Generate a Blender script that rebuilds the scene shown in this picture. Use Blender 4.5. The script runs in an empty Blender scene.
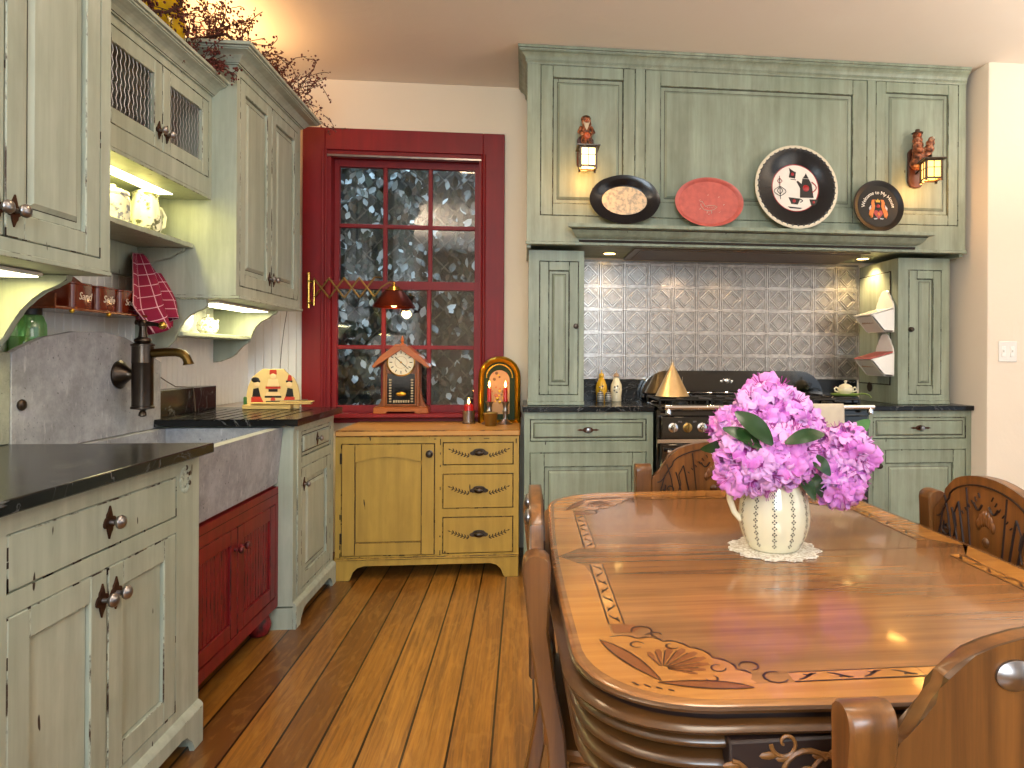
import bpy, bmesh, math, random
from mathutils import Vector, Matrix, noise
R = math.radians; PI = math.pi
S = bpy.context.scene; COL = S.collection

# ------------------------------------------------------------------ camera, sky, lights, exposure
cam = bpy.data.objects.new('camera', bpy.data.cameras.new('camera')); COL.objects.link(cam); S.camera = cam
cam.location = (0, 0, 1.18)
cam.rotation_mode = 'QUATERNION'
cam.rotation_quaternion = (Matrix.Rotation(R(-6.0), 3, 'Z') @ Matrix.Rotation(R(90), 3, 'X') @ Matrix.Rotation(0.005, 3, 'Z')).to_quaternion()
cam.data.sensor_width = 36; cam.data.lens = 24.01
cam.data.shift_x = -0.0828; cam.data.shift_y = -0.0264; cam.data.clip_start = 0.05

def lin(c):
    if isinstance(c, str): c = tuple(int(c[i:i+2], 16)/255 for i in (0, 2, 4))
    return tuple(x/12.92 if x <= .04045 else ((x+.055)/1.055)**2.4 for x in c) + (1.0,)

W = bpy.data.worlds.new('world'); S.world = W; W.use_nodes = True
W.node_tree.nodes['Background'].inputs[0].default_value = lin((.88, .94, 1)); W.node_tree.nodes['Background'].inputs[1].default_value = 0.9
S.view_settings.view_transform = 'Standard'; S.view_settings.look = 'None'; S.view_settings.gamma = 1; S.view_settings.use_curve_mapping = False
S.view_settings.exposure = 0.10

def lamp(name, kind, loc, energy, color, size=.1, rot=(0, 0, 0), sizey=None, spot=None, blend=.5):
    l = bpy.data.lights.new(name, kind); l.energy = energy; l.color = lin(color)[:3]
    if kind == 'AREA':
        l.size = size
        if sizey: l.shape = 'RECTANGLE'; l.size_y = sizey
    else: l.shadow_soft_size = size
    if spot: l.spot_size = R(spot); l.spot_blend = blend
    o = bpy.data.objects.new(name, l); COL.objects.link(o); o.location = loc; o.rotation_euler = tuple(R(a) for a in rot)
    return o
# added fill lights, unseen; the warm cabinet top lamp makes the ceiling glow
lamp('rear_fill', 'AREA', (.05, -2.3, 2.02), 112, (.88, .95, 1), 1.5, (82, 0, 4), 1.3)  # added area fill in front of the closed rear wall
lamp('right_fill', 'AREA', (3.6, -.4, 1.7), 16, (1, .96, .90), 1.6, (90, 0, 62), 1.4)  # side fill added out of view
lamp('overhead_fill_table', 'AREA', (.5, 1.3, 2.80), 14, (1, .94, .85), .5)  # overhead fill added above the table, no fixture built
lamp('overhead_fill_sink', 'AREA', (-.4, 2.7, 2.80), 9, (1, .86, .68), .35)  # second added overhead fill, towards the sink
lamp('cabinet_top_and_fill_lamp', 'AREA', (-1.45, 3.3, 2.60), 6, (1, .76, .50), .12, (180, 0, 0), 1.0)
lamp('cabinet_top_and_fill_lamp', 'AREA', (-1.42, .2, 2.3), 66, (1, .93, .84), .3, (180, 10, 0), 1.6)  # uplight added out of view to brighten the ceiling
lamp('ceiling_fill', 'AREA', (3.3, 1.6, 1.9), 90, (1, .94, .86), .4, (180, 0, 0))  # bare upward light without a stand, added for ceiling brightness
lamp('hedge_fill', 'AREA', (-.7, 4.62, 3.75), 95, (.78, .9, 1), 2.4, (-18, 0, 0), .9)  # fill added above the hedge so its leaves show

# ------------------------------------------------------------------ mesh builder
class M:
    def __init__(s): s.bm = bmesh.new(); s.T = Matrix.Identity(4)
    def vs(s, pts): return [s.bm.verts.new(s.T @ Vector(p)) for p in pts]
    def face(s, vs, mi=0, smooth=False):
        try: f = s.bm.faces.new(vs)
        except ValueError: return None
        f.material_index = mi; f.smooth = smooth; return f
    def poly(s, pts, mi=0): return s.face(s.vs(pts), mi)
    def box(s, x0, x1, y0, y1, z0, z1, mi=0, bev=0, bmi=None):
        if x0 > x1: x0, x1 = x1, x0
        if y0 > y1: y0, y1 = y1, y0
        if z0 > z1: z0, z1 = z1, z0
        v = s.vs([(x, y, z) for x in (x0, x1) for y in (y0, y1) for z in (z0, z1)])
        fs = [s.face([v[i] for i in q], mi) for q in ((0,1,3,2), (4,6,7,5), (0,4,5,1), (2,3,7,6), (0,2,6,4), (1,5,7,3))]
        if bev:
            es = set(e for f in fs for e in f.edges)
            bmesh.ops.bevel(s.bm, geom=list(es), offset=min(bev, .45*min(x1-x0, y1-y0, z1-z0)), segments=1, affect='EDGES', material=mi if bmi is None else bmi)
        return s
    def loft(s, rings, mi=0, closed=True, caps=True, smooth=True, mis=None):
        R_ = [s.vs(r) for r in rings]; n = len(rings[0])
        for a in range(len(R_)-1):
            for i in range(n if closed else n-1):
                j = (i+1) % n
                s.face([R_[a][i], R_[a][j], R_[a+1][j], R_[a+1][i]], mi if mis is None else mis[a], smooth)
        if caps:
            s.face(list(reversed(R_[0])), mi if mis is None else mis[0], smooth); s.face(R_[-1], mi if mis is None else mis[-1], smooth)
        return s
    def lathe(s, prof, c=(0, 0, 0), axis='z', seg=24, mi=0, mis=None, sx=1, sy=1, caps=True):
        rings = []
        for r, h in prof:
            r = max(r, 1e-5); ring = []
            for i in range(seg):
                a = 2*PI*i/seg; u, w = r*math.cos(a)*sx, r*math.sin(a)*sy
                p = (u, w, h) if axis == 'z' else ((u, -h, w) if axis == '-y' else ((h, u, w) if axis == 'x' else (u, h, -w)))
                ring.append((p[0]+c[0], p[1]+c[1], p[2]+c[2]))
            rings.append(ring)
        return s.loft(rings, mi, caps=caps, mis=mis)
    def tube(s, pts, r, seg=8, mi=0, caps=True, flat=1.0):
        pts = [Vector(p) for p in pts]; n = len(pts)
        rr = r if isinstance(r, (list, tuple)) else [r]*n
        rings = []; t = (pts[1]-pts[0]).normalized()
        up = Vector((0, 0, 1)) if abs(t.z) < .9 else Vector((1, 0, 0))
        nx = t.cross(up).normalized()
        for i, p in enumerate(pts):
            t = (pts[min(i+1, n-1)]-pts[max(i-1, 0)])
            if t.length < 1e-9: t = Vector((0, 0, 1))
            t.normalize(); nx = (nx - t*nx.dot(t))
            if nx.length < 1e-6: nx = t.orthogonal()
            nx.normalize(); b = t.cross(nx)
            rings.append([tuple(p + nx*math.cos(2*PI*k/seg)*rr[i] + b*math.sin(2*PI*k/seg)*rr[i]*flat) for k in range(seg)])
        return s.loft(rings, mi, caps=caps)
    def prism(s, pts, plane, a, b, mi=0, bev=0, bmi=None, smooth=False):
        # pts 2-D outline; plane 'xz' runs along y, 'yz' along x, 'xy' along z
        def P(p, t): return (p[0], t, p[1]) if plane == 'xz' else ((t, p[0], p[1]) if plane == 'yz' else (p[0], p[1], t))
        va, vb = s.vs([P(p, a) for p in pts]), s.vs([P(p, b) for p in pts]); n = len(pts)
        fs = [s.face(va, mi), s.face(list(reversed(vb)), mi)]
        for i in range(n): s.face([va[i], vb[i], vb[(i+1) % n], va[(i+1) % n]], mi, smooth)
        if bev:
            es = set(e for f in fs if f for e in f.edges)
            bmesh.ops.bevel(s.bm, geom=list(es), offset=bev, segments=1, affect='EDGES', material=mi if bmi is None else bmi)
        return s
    def ball(s, c, r, seg=12, rings=8, mi=0, sc=(1, 1, 1)):
        prof = [(r*math.sin(PI*i/rings), -r*math.cos(PI*i/rings)) for i in range(rings+1)]
        rs = []
        for q, h in prof:
            q = max(q, 1e-5)
            rs.append([(c[0]+q*math.cos(2*PI*k/seg)*sc[0], c[1]+q*math.sin(2*PI*k/seg)*sc[1], c[2]+h*sc[2]) for k in range(seg)])
        return s.loft(rs, mi)
    def frustum(s, x0, x1, z0, z1, yb, yt, inset, mi=0):
        # raised panel: base rectangle at y=yb, field at y=yt (towards -y)
        i = inset
        a = s.vs([(x0, yb, z0), (x1, yb, z0), (x1, yb, z1), (x0, yb, z1)])
        b = s.vs([(x0+i, yt, z0+i), (x1-i, yt, z0+i), (x1-i, yt, z1-i), (x0+i, yt, z1-i)])
        for k in range(4): s.face([a[k], a[(k+1) % 4], b[(k+1) % 4], b[k]], mi)
        s.face(b, mi); return s

def root(name, label, cat, loc=(0, 0, 0), rz=0, group=None):
    o = bpy.data.objects.new(name, None); COL.objects.link(o); o.empty_display_size = .05
    o.location = loc; o.rotation_euler = (0, 0, R(rz)); tag(o, label, cat, group); return o
def tag(o, label, cat, group=None, kind=None):
    o['label'] = label; o['category'] = cat
    if group: o['group'] = group
    if kind: o['kind'] = kind
    return o
def obj(name, m, mats, parent=None, angle=38, label=None, loc=None):
    me = bpy.data.meshes.new(name); bmesh.ops.recalc_face_normals(m.bm, faces=m.bm.faces[:])
    for f in m.bm.faces: f.smooth = True
    m.bm.to_mesh(me); m.bm.free()
    me.set_sharp_from_angle(angle=R(angle))
    for mt in (mats if isinstance(mats, (list, tuple)) else [mats]): me.materials.append(mt)
    o = bpy.data.objects.new(name, me); COL.objects.link(o)
    if parent: o.parent = parent
    if label: o['label'] = label
    if loc: o.location = loc
    return o
def struct(name, m, mats, parent=None, **k):
    o = obj(name, m, mats, parent, **k)
    if not parent: o['kind'] = 'structure'
    return o
def copy_tree(o, parent=None):
    c = o.copy(); COL.objects.link(c); c.parent = parent
    for ch in [x for x in bpy.data.objects if x.parent == o]: copy_tree(ch, c)
    return c
def text(name, s, size, mat, matrix, parent=None, extrude=.0006, align='CENTER', shear=0, curve=None):
    cu = bpy.data.curves.new(name, 'FONT'); cu.body = s; cu.size = size; cu.align_x = align; cu.align_y = 'CENTER'; cu.extrude = extrude; cu.shear = shear; cu.resolution_u = 3
    t = bpy.data.objects.new(name+'_curve', cu); COL.objects.link(t)
    bpy.context.view_layer.update()
    me = bpy.data.meshes.new_from_object(t.evaluated_get(bpy.context.evaluated_depsgraph_get()))
    bpy.data.objects.remove(t); me.materials.clear(); me.materials.append(mat)
    if curve: curve(me)
    o = bpy.data.objects.new(name, me); COL.objects.link(o); o.parent = parent; o.matrix_local = matrix; return o

# ------------------------------------------------------------------ materials
class N:
    def __init__(s, name, rough=.5, metal=0, spec=.5, coat=0, coatr=.1):
        s.m = bpy.data.materials.new(name); s.m.use_nodes = True; s.t = s.m.node_tree; s.b = s.t.nodes['Principled BSDF']
        s.b.inputs['Roughness'].default_value = rough; s.b.inputs['Metallic'].default_value = metal
        s.b.inputs['Specular IOR Level'].default_value = spec; s.b.inputs['Coat Weight'].default_value = coat; s.b.inputs['Coat Roughness'].default_value = coatr
    def n(s, t, **k):
        x = s.t.nodes.new(t)
        for a, v in k.items(): setattr(x, a, v)
        return x
    def l(s, a, b): s.t.links.new(a, b)
    def co(s, scale=(1, 1, 1), rot=(0, 0, 0), loc=(0, 0, 0), src='Object'):
        c = s.n('ShaderNodeTexCoord'); mp = s.n('ShaderNodeMapping')
        mp.inputs['Scale'].default_value = scale; mp.inputs['Rotation'].default_value = rot; mp.inputs['Location'].default_value = loc
        s.l(c.outputs[src], mp.inputs['Vector']); return mp.outputs[0]
    def noise(s, v, scale=5, detail=4, rough=.55, dist=0):
        x = s.n('ShaderNodeTexNoise'); x.inputs['Scale'].default_value = scale; x.inputs['Detail'].default_value = detail
        x.inputs['Roughness'].default_value = rough; x.inputs['Distortion'].default_value = dist; s.l(v, x.inputs['Vector']); return x.outputs['Fac']
    def ramp(s, f, stops):
        x = s.n('ShaderNodeValToRGB'); e = x.color_ramp.elements
        while len(e) < len(stops): e.new(.5)
        for q, (p, c) in zip(e, stops): q.position = p; q.color = (c, c, c, 1) if isinstance(c, (int, float)) else lin(c)
        s.l(f, x.inputs[0]); return x.outputs[0]
    def mix(s, f, a, b, mode='MIX'):
        x = s.n('ShaderNodeMix', data_type='RGBA', blend_type=mode)
        for i, v in ((0, f), (6, a), (7, b)):
            if isinstance(v, (int, float)): x.inputs[i].default_value = v
            elif isinstance(v, (str, tuple)): x.inputs[i].default_value = lin(v)
            else: s.l(v, x.inputs[i])
        return x.outputs[2]
    def col(s, c):
        if isinstance(c, (str, tuple)): s.b.inputs['Base Color'].default_value = lin(c)
        else: s.l(c, s.b.inputs['Base Color'])
        return s
    def bump(s, f, st=.2, d=.002):
        x = s.n('ShaderNodeBump'); x.inputs['Strength'].default_value = st; x.inputs['Distance'].default_value = d
        s.l(f, x.inputs['Height']); s.l(x.outputs[0], s.b.inputs['Normal']); return s

def plain(name, c, rough=.5, metal=0, coat=0, var=.06, scale=30, spec=.5):
    n = N(name, rough, metal, spec, coat); v = n.co(); f = n.noise(v, scale, 3)
    d = tuple(max(0, x-var) for x in (lin_inv(c))); n.col(n.mix(f, tuple(lin_inv(c)), d)); return n.m
def lin_inv(c): return tuple(int(c[i:i+2], 16)/255 for i in (0, 2, 4)) if isinstance(c, str) else c

def paint(name, c1, c2, streak, wear='2A1D12', chips=.72, rough=.42):
    n = N(name, rough, 0, .4); v = n.co((26, 26, 1.6)); v2 = n.co((1, 1, 1)); v3 = n.co((38, 38, 9), loc=(3, 5, 7))
    a = n.ramp(n.noise(v, 1, 5, .6), [(.3, 0), (.72, 1)])
    big = n.ramp(n.noise(v2, 2.3, 4), [(.35, 0), (.65, 1)])
    c = n.mix(big, c1, c2); c = n.mix(n.mix(.35, a, (0, 0, 0)), c, streak)
    bl = n.ramp(n.noise(n.co((5, 5, 1.6), loc=(7, 1, 2)), 1, 5, .7), [(.48, 0), (.70, .55)]); c = n.mix(bl, c, streak)
    ch = n.ramp(n.noise(v3, 1, 2, .4), [(chips, 0), (chips+.015, 1)])
    c = n.mix(ch, c, wear); n.col(c); n.bump(n.noise(v, 1.4, 4), .12, .001); return n.m
def worn(name, c, dark, lo=.47, hi=.58, sc=22):
    n = N(name, .5); v = n.co((1, 1, .5)); f = n.ramp(n.noise(v, sc, 5, .7), [(lo, 0), (hi, 1)]); n.col(n.mix(f, c, dark)); return n.m
def wood(name, c1, c2, c3, axis='x', sc=1.0, rough=.35, coat=0, ring=.5, detail=9):
    n = N(name, rough, 0, .5, coat, .07); st = {'x': (1.2, 26, 26), 'y': (26, 1.2, 26), 'z': (26, 26, 1.2)}[axis]; st = tuple(k*sc for k in st)
    f = n.noise(n.co(st), 1, detail, .65, .3)
    st2 = {'x': (.5, 5, 5), 'y': (5, .5, 5), 'z': (5, 5, .5)}[axis]
    g = n.noise(n.co(tuple(k*sc for k in st2)), 1.4, 3, .5, 1.2)
    c = n.mix(n.ramp(f, [(.32, 0), (.68, 1)]), c1, c2); c = n.mix(n.ramp(g, [(.45, 0), (.75, ring)]), c, c3)
    n.col(c); n.bump(f, .08, .001); return n.m
def emit(name, c, st):
    m = bpy.data.materials.new(name); m.use_nodes = True; b = m.node_tree.nodes['Principled BSDF']
    b.inputs['Base Color'].default_value = lin(c); b.inputs['Emission Color'].default_value = lin(c); b.inputs['Emission Strength'].default_value = st; return m

P_L = paint('pale sage paint', 'A6AF9E', 'BAC1B2', '8A9080', chips=.76)
P_LW = worn('pale sage worn edge', 'AAB2A2', '3A2A1C', .50, .60)
P_H = paint('sage green paint', '8F9C89', 'A0AA98', '6C725F', chips=.78)
P_HW = worn('sage green worn edge', '84927E', '2E2A1E', .45, .57)
P_R = paint('barn red paint', '7A1218', '861A1E', '4E0A10', chips=.9)
P_RW = worn('barn red worn edge', '7A1218', '2A0808', .45, .6)
P_WR = paint('window red paint', '8C0E16', '7C0D14', '6E0A10', chips=.95, rough=.5)
P_Y = paint('mustard paint', 'B49240', 'BE9C48', '927434', chips=.74)
P_YW = worn('mustard worn edge', 'A98238', '2E1C0C', .36, .5)
GAP = plain('antique glaze and gap shade', '2A2018', .8, var=.03)  # crevice shade painted into gaps and mouldings; also glaze, wear marks, stencils
WORNB = plain('bare worn patch', '33200F', .7)

def plaster(name, c, c2):
    n = N(name, .85, 0, .2); v = n.co(); n.col(n.mix(n.noise(v, 1.2, 4), c, c2)); n.bump(n.noise(v, 3.5, 8, .62, .8), .35, .012); return n.m
M_WALL = plaster('cream plaster', 'F2E6D0', 'ECDEC6')
M_WALLR = plaster('pale cream plaster', 'EBE0D0', 'E6DAC8')
M_CEIL = plaster('ceiling plaster', 'F0E8DE', 'E8DED2')
M_BEAD = plain('white beadboard paint', 'F2F2EE', .45, var=.03)
M_DRY = plain('white wall paint', 'E4DDD2', .6, var=.02)

def floor_mat():
    n = N('oak plank floor', .28, 0, .5, .25, .15); v = n.co((1, 1, 1), rot=(0, 0, R(90)), loc=(.35, -.083+.047, 0))
    b = n.n('ShaderNodeTexBrick'); n.l(v, b.inputs['Vector'])
    for k, q in (('Scale', 1), ('Mortar Size', .0038), ('Mortar Smooth', .1), ('Bias', 0), ('Brick Width', 3.7), ('Row Height', .13)): b.inputs[k].default_value = q
    b.offset = .37; b.inputs['Color1'].default_value = (0, 0, 0, 1); b.inputs['Color2'].default_value = (1, 1, 1, 1); b.inputs['Mortar'].default_value = (.5, .5, .5, 1)
    var = n.ramp(b.outputs['Color'], [(0, '563214'), (.16, '84541C'), (.5, 'A06A26'), (1, 'BA8234')])
    sep = n.n('ShaderNodeVectorMath', operation='ADD'); n.l(n.co((60, 2.2, 1)), sep.inputs[0]); n.l(b.outputs['Color'], sep.inputs[1])
    sc = n.n('ShaderNodeVectorMath', operation='MULTIPLY_ADD'); n.l(b.outputs['Color'], sc.inputs[0]); sc.inputs[1].default_value = (17, 9, 0); n.l(sep.outputs[0], sc.inputs[2])
    g = n.noise(sc.outputs[0], 1, 8, .66, .6)
    c = n.mix(n.ramp(g, [(.38, 0), (.62, .7)]), var, '664020'); 
    fig = n.noise(n.co((9, 2.2, 1)), 2, 4, .5, 2.5); c = n.mix(n.ramp(fig, [(.5, 0), (.62, .2)]), c, 'C8984E')
    c = n.mix(b.outputs['Fac'], c, '1E1006'); n.col(c); n.bump(n.mix(b.outputs['Fac'], g, (0, 0, 0)), .15, .002); return n.m
M_FLOOR = floor_mat()
M_TOPW = wood('golden oak table top', 'A2703E', '7E5230', '5E3A1E', 'x', 1.5, .24, .45, .8)
M_LITE = wood('light oak border', 'BE8440', 'A26A30', '8C5826', 'x', 1.5, .24, .45, .5)
M_DKW = wood('dark stained oak', '523418', '3C240E', '281608', 'x', .8, .3, .25)
M_CHZ = wood('chair oak', '845426', '553418', '38200E', 'z', 1.3, .34, .12)
M_CHX = wood('chair oak frame', '7C4C22', '543014', '3A1E0C', 'x', .8, .28, .4)
M_GRV = plain('dark carved groove', '25120A', .6)
M_CARVE = plain('carved gilt brown', '7A5228', .45)
M_INK = plain('dark inlay line', '351510', .3)
M_INB = plain('brown inlay stain', '84502C', .25)
M_BUT = wood('butcher block', 'CC9C58', 'BA8644', 'A87438', 'x', .9, .35)
M_BUTE = worn('butcher block worn edge', 'A8702C', '5A3412', .45, .6)
def stone(name, c1, c2, c3, rough, vein, veinw=.03, coat=0):
    n = N(name, rough, 0, .35, coat); v = n.co(); f = n.noise(v, 7, 9, .7); c = n.mix(n.ramp(f, [(.35, 0), (.7, 1)]), c1, c2)
    g = n.noise(n.co((1, 1, 1), loc=(2, 4, 1)), 3.2, 6, .6, 1.6)
    ln = n.ramp(g, [(.5-veinw, 0), (.5, 1), (.5+veinw, 0)]); c = n.mix(n.mix(vein, (0, 0, 0), ln), c, c3)
    n.col(c); n.bump(f, .1, .002); return n.m
def soap(name, c1, c2, c3):
    n = N(name, .5, 0, .4); v = n.co(); f = n.noise(v, 9, 10, .75); c = n.mix(n.ramp(f, [(.38, 0), (.62, 1)]), c1, c2)
    sp = n.ramp(n.noise(n.co((1, 1, 1), loc=(3, 2, 5)), 75, 3, .6), [(.66, 0), (.72, .8)]); c = n.mix(sp, c, '3C3C40')
    sc_ = n.ramp(n.noise(n.co((60, 60, 12), rot=(.6, .5, .3)), 1, 4, .6), [(.62, 0), (.70, .5)]); c = n.mix(sc_, c, c3)
    n.col(c); n.bump(f, .15, .002); return n.m
M_SOAP = soap('grey soapstone', 'A6A8B0', '84868C', 'C4C4CC')
M_BLACK = stone('honed black soapstone', '0E1012', '16181A', '8A8C8C', .2, .5, .006)
M_MOLD = plain('dark stain on stone', '33302E', .7, var=.1)
def metal(name, c, rough, c2=None, sc=12):
    n = N(name, rough, 1); n.col(n.mix(n.noise(n.co(), sc, 5), c, c2 or c)); return n.m
M_BRASS = metal('polished brass', 'E0B860', .18, 'B88C3C')
M_OLDB = metal('aged brass', 'B89A5C', .32, '8A6E3C')
M_BRONZE = metal('oil rubbed bronze', '5A5048', .32, '3C342E')
M_BRONZE2 = metal('aged bronze spout', '7A6238', .32, '554426')
M_CHROME = metal('chrome', 'E6E6E8', .1)
M_PEWT = metal('pewter', 'B0AEB0', .3, '807C7C')
M_RUST = metal('rusted knob plate', '6A4A3A', .55, '3A2620')
M_COPPER = metal('copper shade', '9A4A34', .3, '5A2418')
M_GOLD = metal('gilt frame', 'F0C850', .28, 'C09020')
M_ENAM = plain('black enamel', '08080A', .08, coat=1, var=.01)
M_IRON = plain('cast iron grate', '151312', .5, var=.02)
M_WHITE = plain('white porcelain', 'EFECE4', .15, coat=.5, var=.03)
M_CREAM = plain('cream glaze', 'E6DDBE', .12, coat=.6, var=.04, scale=8)
M_GREEN = plain('green enamel', '8CA850', .3)
M_RED = plain('red wax', 'C4121A', .35, coat=.2)
M_BLK = plain('black plastic', '101010', .4)
M_CLOTHW = plain('white towel cotton', 'D8CEBC', .9)
M_LEAF = plain('leathery green leaf', '24421E', .3, var=.08, scale=9)
M_LEAF2 = plain('pale green leaf', '4E7A44', .35, var=.08, scale=9)
M_STEM = plain('green stem', '5A7038', .5)
M_TWIG = plain('dark twig', '4A2A1E', .8)
M_BERRY = plain('dried red berry', '6A2A22', .5, var=.12)
def tin():
    n = N('pressed tin', .34, 1); v = n.co(); f = n.noise(v, 26, 6, .7); n.col(n.mix(n.ramp(f, [(.35, 0), (.7, 1)]), 'D8D4D0', 'A49C96')); n.bump(f, .15, .002); return n.m
M_TIN = tin(); M_TIND = metal('dark patina on tin', 'B0ACA8', .40, '6E6862', 40)
def glass(name, c=(1, 1, 1), tint=.85, gl=.1):
    m = bpy.data.materials.new(name); m.use_nodes = True; t = m.node_tree; t.nodes.remove(t.nodes['Principled BSDF'])
    o = t.nodes['Material Output']; a = t.nodes.new('ShaderNodeBsdfTransparent'); g = t.nodes.new('ShaderNodeBsdfGlossy'); mx = t.nodes.new('ShaderNodeMixShader')
    a.inputs[0].default_value = lin(c); g.inputs['Roughness'].default_value = .03; mx.inputs[0].default_value = gl
    t.links.new(a.outputs[0], mx.inputs[1]); t.links.new(g.outputs[0], mx.inputs[2]); t.links.new(mx.outputs[0], o.inputs[0]); return m
M_GLASS = glass('window glass', gl=.06)
M_GGLASS = glass('green bottle glass', (.80, .95, .76), gl=.12)
M_BULB = emit('warm bulb glow', (1, .82, .5), 14)
M_PANE = emit('lit amber pane', (1, .78, .42), 2.6)
M_STRIP = emit('lit diffuser', (1, .97, .82), 6)
M_FLAME = emit('candle flame', (1, .78, .4), 25)

# ------------------------------------------------------------------ joinery helpers (local: front faces -y, x to the right, z up)
def knob(par, x, y, z, kind='rosette', s=1.0):
    m = M(); m.T = Matrix.Translation((x, y, z)) @ Matrix.Scale(s, 4)
    if kind == 'rosette':       # pierced rusty plate with a pale turned knob
        pl = []
        for i in range(24):
            a = 2*PI*i/24; r = .017 + .009*abs(math.cos(a*2)) + (.010 if i in (6, 18) else 0)
            pl.append((r*math.cos(a)*.9+.0015*math.sin(5*a), r*math.sin(a)*1.1))
        m.prism(pl, 'xz', -.004, .0, 0)
        m.lathe([(.006, .003), (.005, .014), (.008, .018), (.015, .022), (.017, .028), (.014, .034), (.006, .038), (0, .038)], axis='-y', seg=16, mi=1)
        return obj('knob', m, [M_RUST, M_PEWT], par)
    if kind == 'wide':          # knob on a leaf shaped long plate
        pl = [(-.062, 0), (-.045, .006), (-.03, .004), (-.018, .013), (0, .016), (.018, .013), (.03, .004), (.045, .006), (.062, 0), (.045, -.006), (.03, -.004), (.018, -.013), (0, -.016), (-.018, -.013), (-.03, -.004), (-.045, -.006)]
        m.prism(pl, 'xz', -.004, 0, 0)
        m.lathe([(.006, .003), (.005, .012), (.012, .016), (.014, .022), (.011, .028), (0, .030)], axis='-y', seg=16, mi=1)
        return obj('knob', m, [M_RUST, M_PEWT], par)
    if kind == 'cup':           # dark iron bin pull
        pl = [(.045*math.cos(a)*(1 if abs(math.cos(a)) < .9 else 1.15), .020*math.sin(a)+(.006 if abs(math.sin(a)) > .8 else 0)) for a in [2*PI*i/20 for i in range(20)]]
        m.prism(pl, 'xz', -.004, 0, 0); m.ball((0, -.008, .001), .026, 14, 8, 0, (1.1, .55, .62))
        return obj('pull', m, [M_BRONZE], par)
    if kind == 'red':
        m.lathe([(.007, 0), (.006, .012), (.013, .018), (.015, .025), (.011, .032), (0, .034)], axis='-y', seg=14)
        return obj('knob', m, [P_RW], par)
    m.lathe([(.018, 0), (.018, .003), (.006, .005), (.006, .012), (.013, .017), (.016, .023), (.012, .030), (0, .032)], axis='-y', seg=16, mi=0)
    return obj('knob', m, [M_BRONZE], par)

def frame_cells(m, x0, x1, z0, z1, ops, y0, y1, mi=0):
    xs = sorted({x0, x1} | {q for o in ops for q in o[:2]}); zs = sorted({z0, z1} | {q for o in ops for q in o[2:4]})
    for j in range(len(zs)-1):
        run = None
        for i in range(len(xs)):
            solid = False
            if i < len(xs)-1:
                cx, cz = (xs[i]+xs[i+1])/2, (zs[j]+zs[j+1])/2
                solid = not any(o[0] < cx < o[1] and o[2] < cz < o[3] for o in ops)
            if solid and run is None: run = xs[i]
            if not solid and run is not None: m.box(run, xs[i], y0, y1, zs[j], zs[j+1], mi); run = None
def wear_marks(m, x0, x1, z0, z1, y, n, rnd, mi):
    for k in range(n):
        side = rnd.random(); l = rnd.uniform(.004, .03); w = rnd.uniform(.0012, .003)
        if side < .7:
            x = x0 if rnd.random() < .5 else x1; z = rnd.uniform(z0, z1-l) if rnd.random() < .5 else rnd.choice([z0, z1-l]); m.box(x-w, x+w, y-.0004, y, z, z+l, mi)
        else:
            z = z0 if rnd.random() < .5 else z1; x = rnd.uniform(x0, x1-l); m.box(x, x+l, y-.0004, y, z-w, z+w, mi)
RND = random.Random(5)
def door(par, x0, x1, z0, z1, mats, fw=.055, t=.02, kn=None, style='raised', name='door', yf=-.022, arch=0, wear=7):
    g = .0028; x0 += g; x1 -= g; z0 += g; z1 -= g; m = M(); a, b = yf, yf+t
    if style == 'slab':
        m.box(x0, x1, a, b, z0, z1, 0, .003, 1)
    elif style == 'step':       # drawer front with a stepped field
        m.box(x0, x1, a+.004, b, z0, z1, 0, .003, 1); m.box(x0+.016, x1-.016, a+.0035, a+.004, z0+.016, z1-.016, 2); m.frustum(x0+.020, x1-.020, z0+.020, z1-.020, a+.0035, a-.003, .006)
    else:
        m.box(x0, x0+fw, a, b, z0, z1, 0, .0028, 1); m.box(x1-fw, x1, a, b, z0, z1, 0, .0028, 1)
        m.box(x0+fw, x1-fw, a+.0004, b, z0, z0+fw, 0, .0022, 1)
        if arch:
            n = 14; c = (x0+x1)/2; hw = (x1-x0)/2-fw
            pts = [(x0+fw, z1), (x0+fw, z1-fw-arch)] + [(c-hw+2*hw*i/n, z1-fw-arch*((2*i/n-1)**2)) for i in range(1, n)] + [(x1-fw, z1-fw-arch), (x1-fw, z1)]
            m.prism(pts, 'xz', a+.0004, b, 0, .002, 1)
        else: m.box(x0+fw, x1-fw, a+.0004, b, z1-fw, z1, 0, .0022, 1)
        px0, px1, pz0, pz1 = x0+fw, x1-fw, z0+fw, z1-fw
        if style != 'open':
            m.box(px0-.004, px1+.004, a+.0145, b-.0005, pz0-.004, pz1+.004, 2)
        e = .003
        if style == 'raised':
            m.box(px0+e, px1-e, a+.012, a+.016, pz0+e, pz1-e, 0, .001, 1)
            i = min(.022, (px1-px0)*.16); m.box(px0+i, px1-i, a+.0115, a+.012, pz0+i, pz1-i, 2); m.frustum(px0+i+.0025, px1-i-.0025, pz0+i+.0025, pz1-i-.0025, a+.0115, a+.003, .012)
        elif style == 'flat': m.box(px0+e*1.1, px1-e*1.1, a+.010, a+.016, pz0+e*1.1, pz1-e*1.1, 0)
        elif style == 'bead':
            k = max(3, int(round((px1-px0)/.028))); w = (px1-px0)/k
            for i in range(k): m.box(px0+i*w+.001, px0+(i+1)*w-.001, a+.008, a+.015, pz0, pz1, 0, .003, 1)
    wear_marks(m, x0, x1, z0, z1, a, wear, RND, 2)
    o = obj(name, m, mats+[GAP], par, 30)
    if kn:
        if not isinstance(kn, list): kn = [kn]
        for q in kn: knob(o, q[0], yf-(.003 if style == 'step' else 0), q[1], q[2] if len(q) > 2 else 'rosette', q[3] if len(q) > 3 else 1)
    return o
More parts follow.
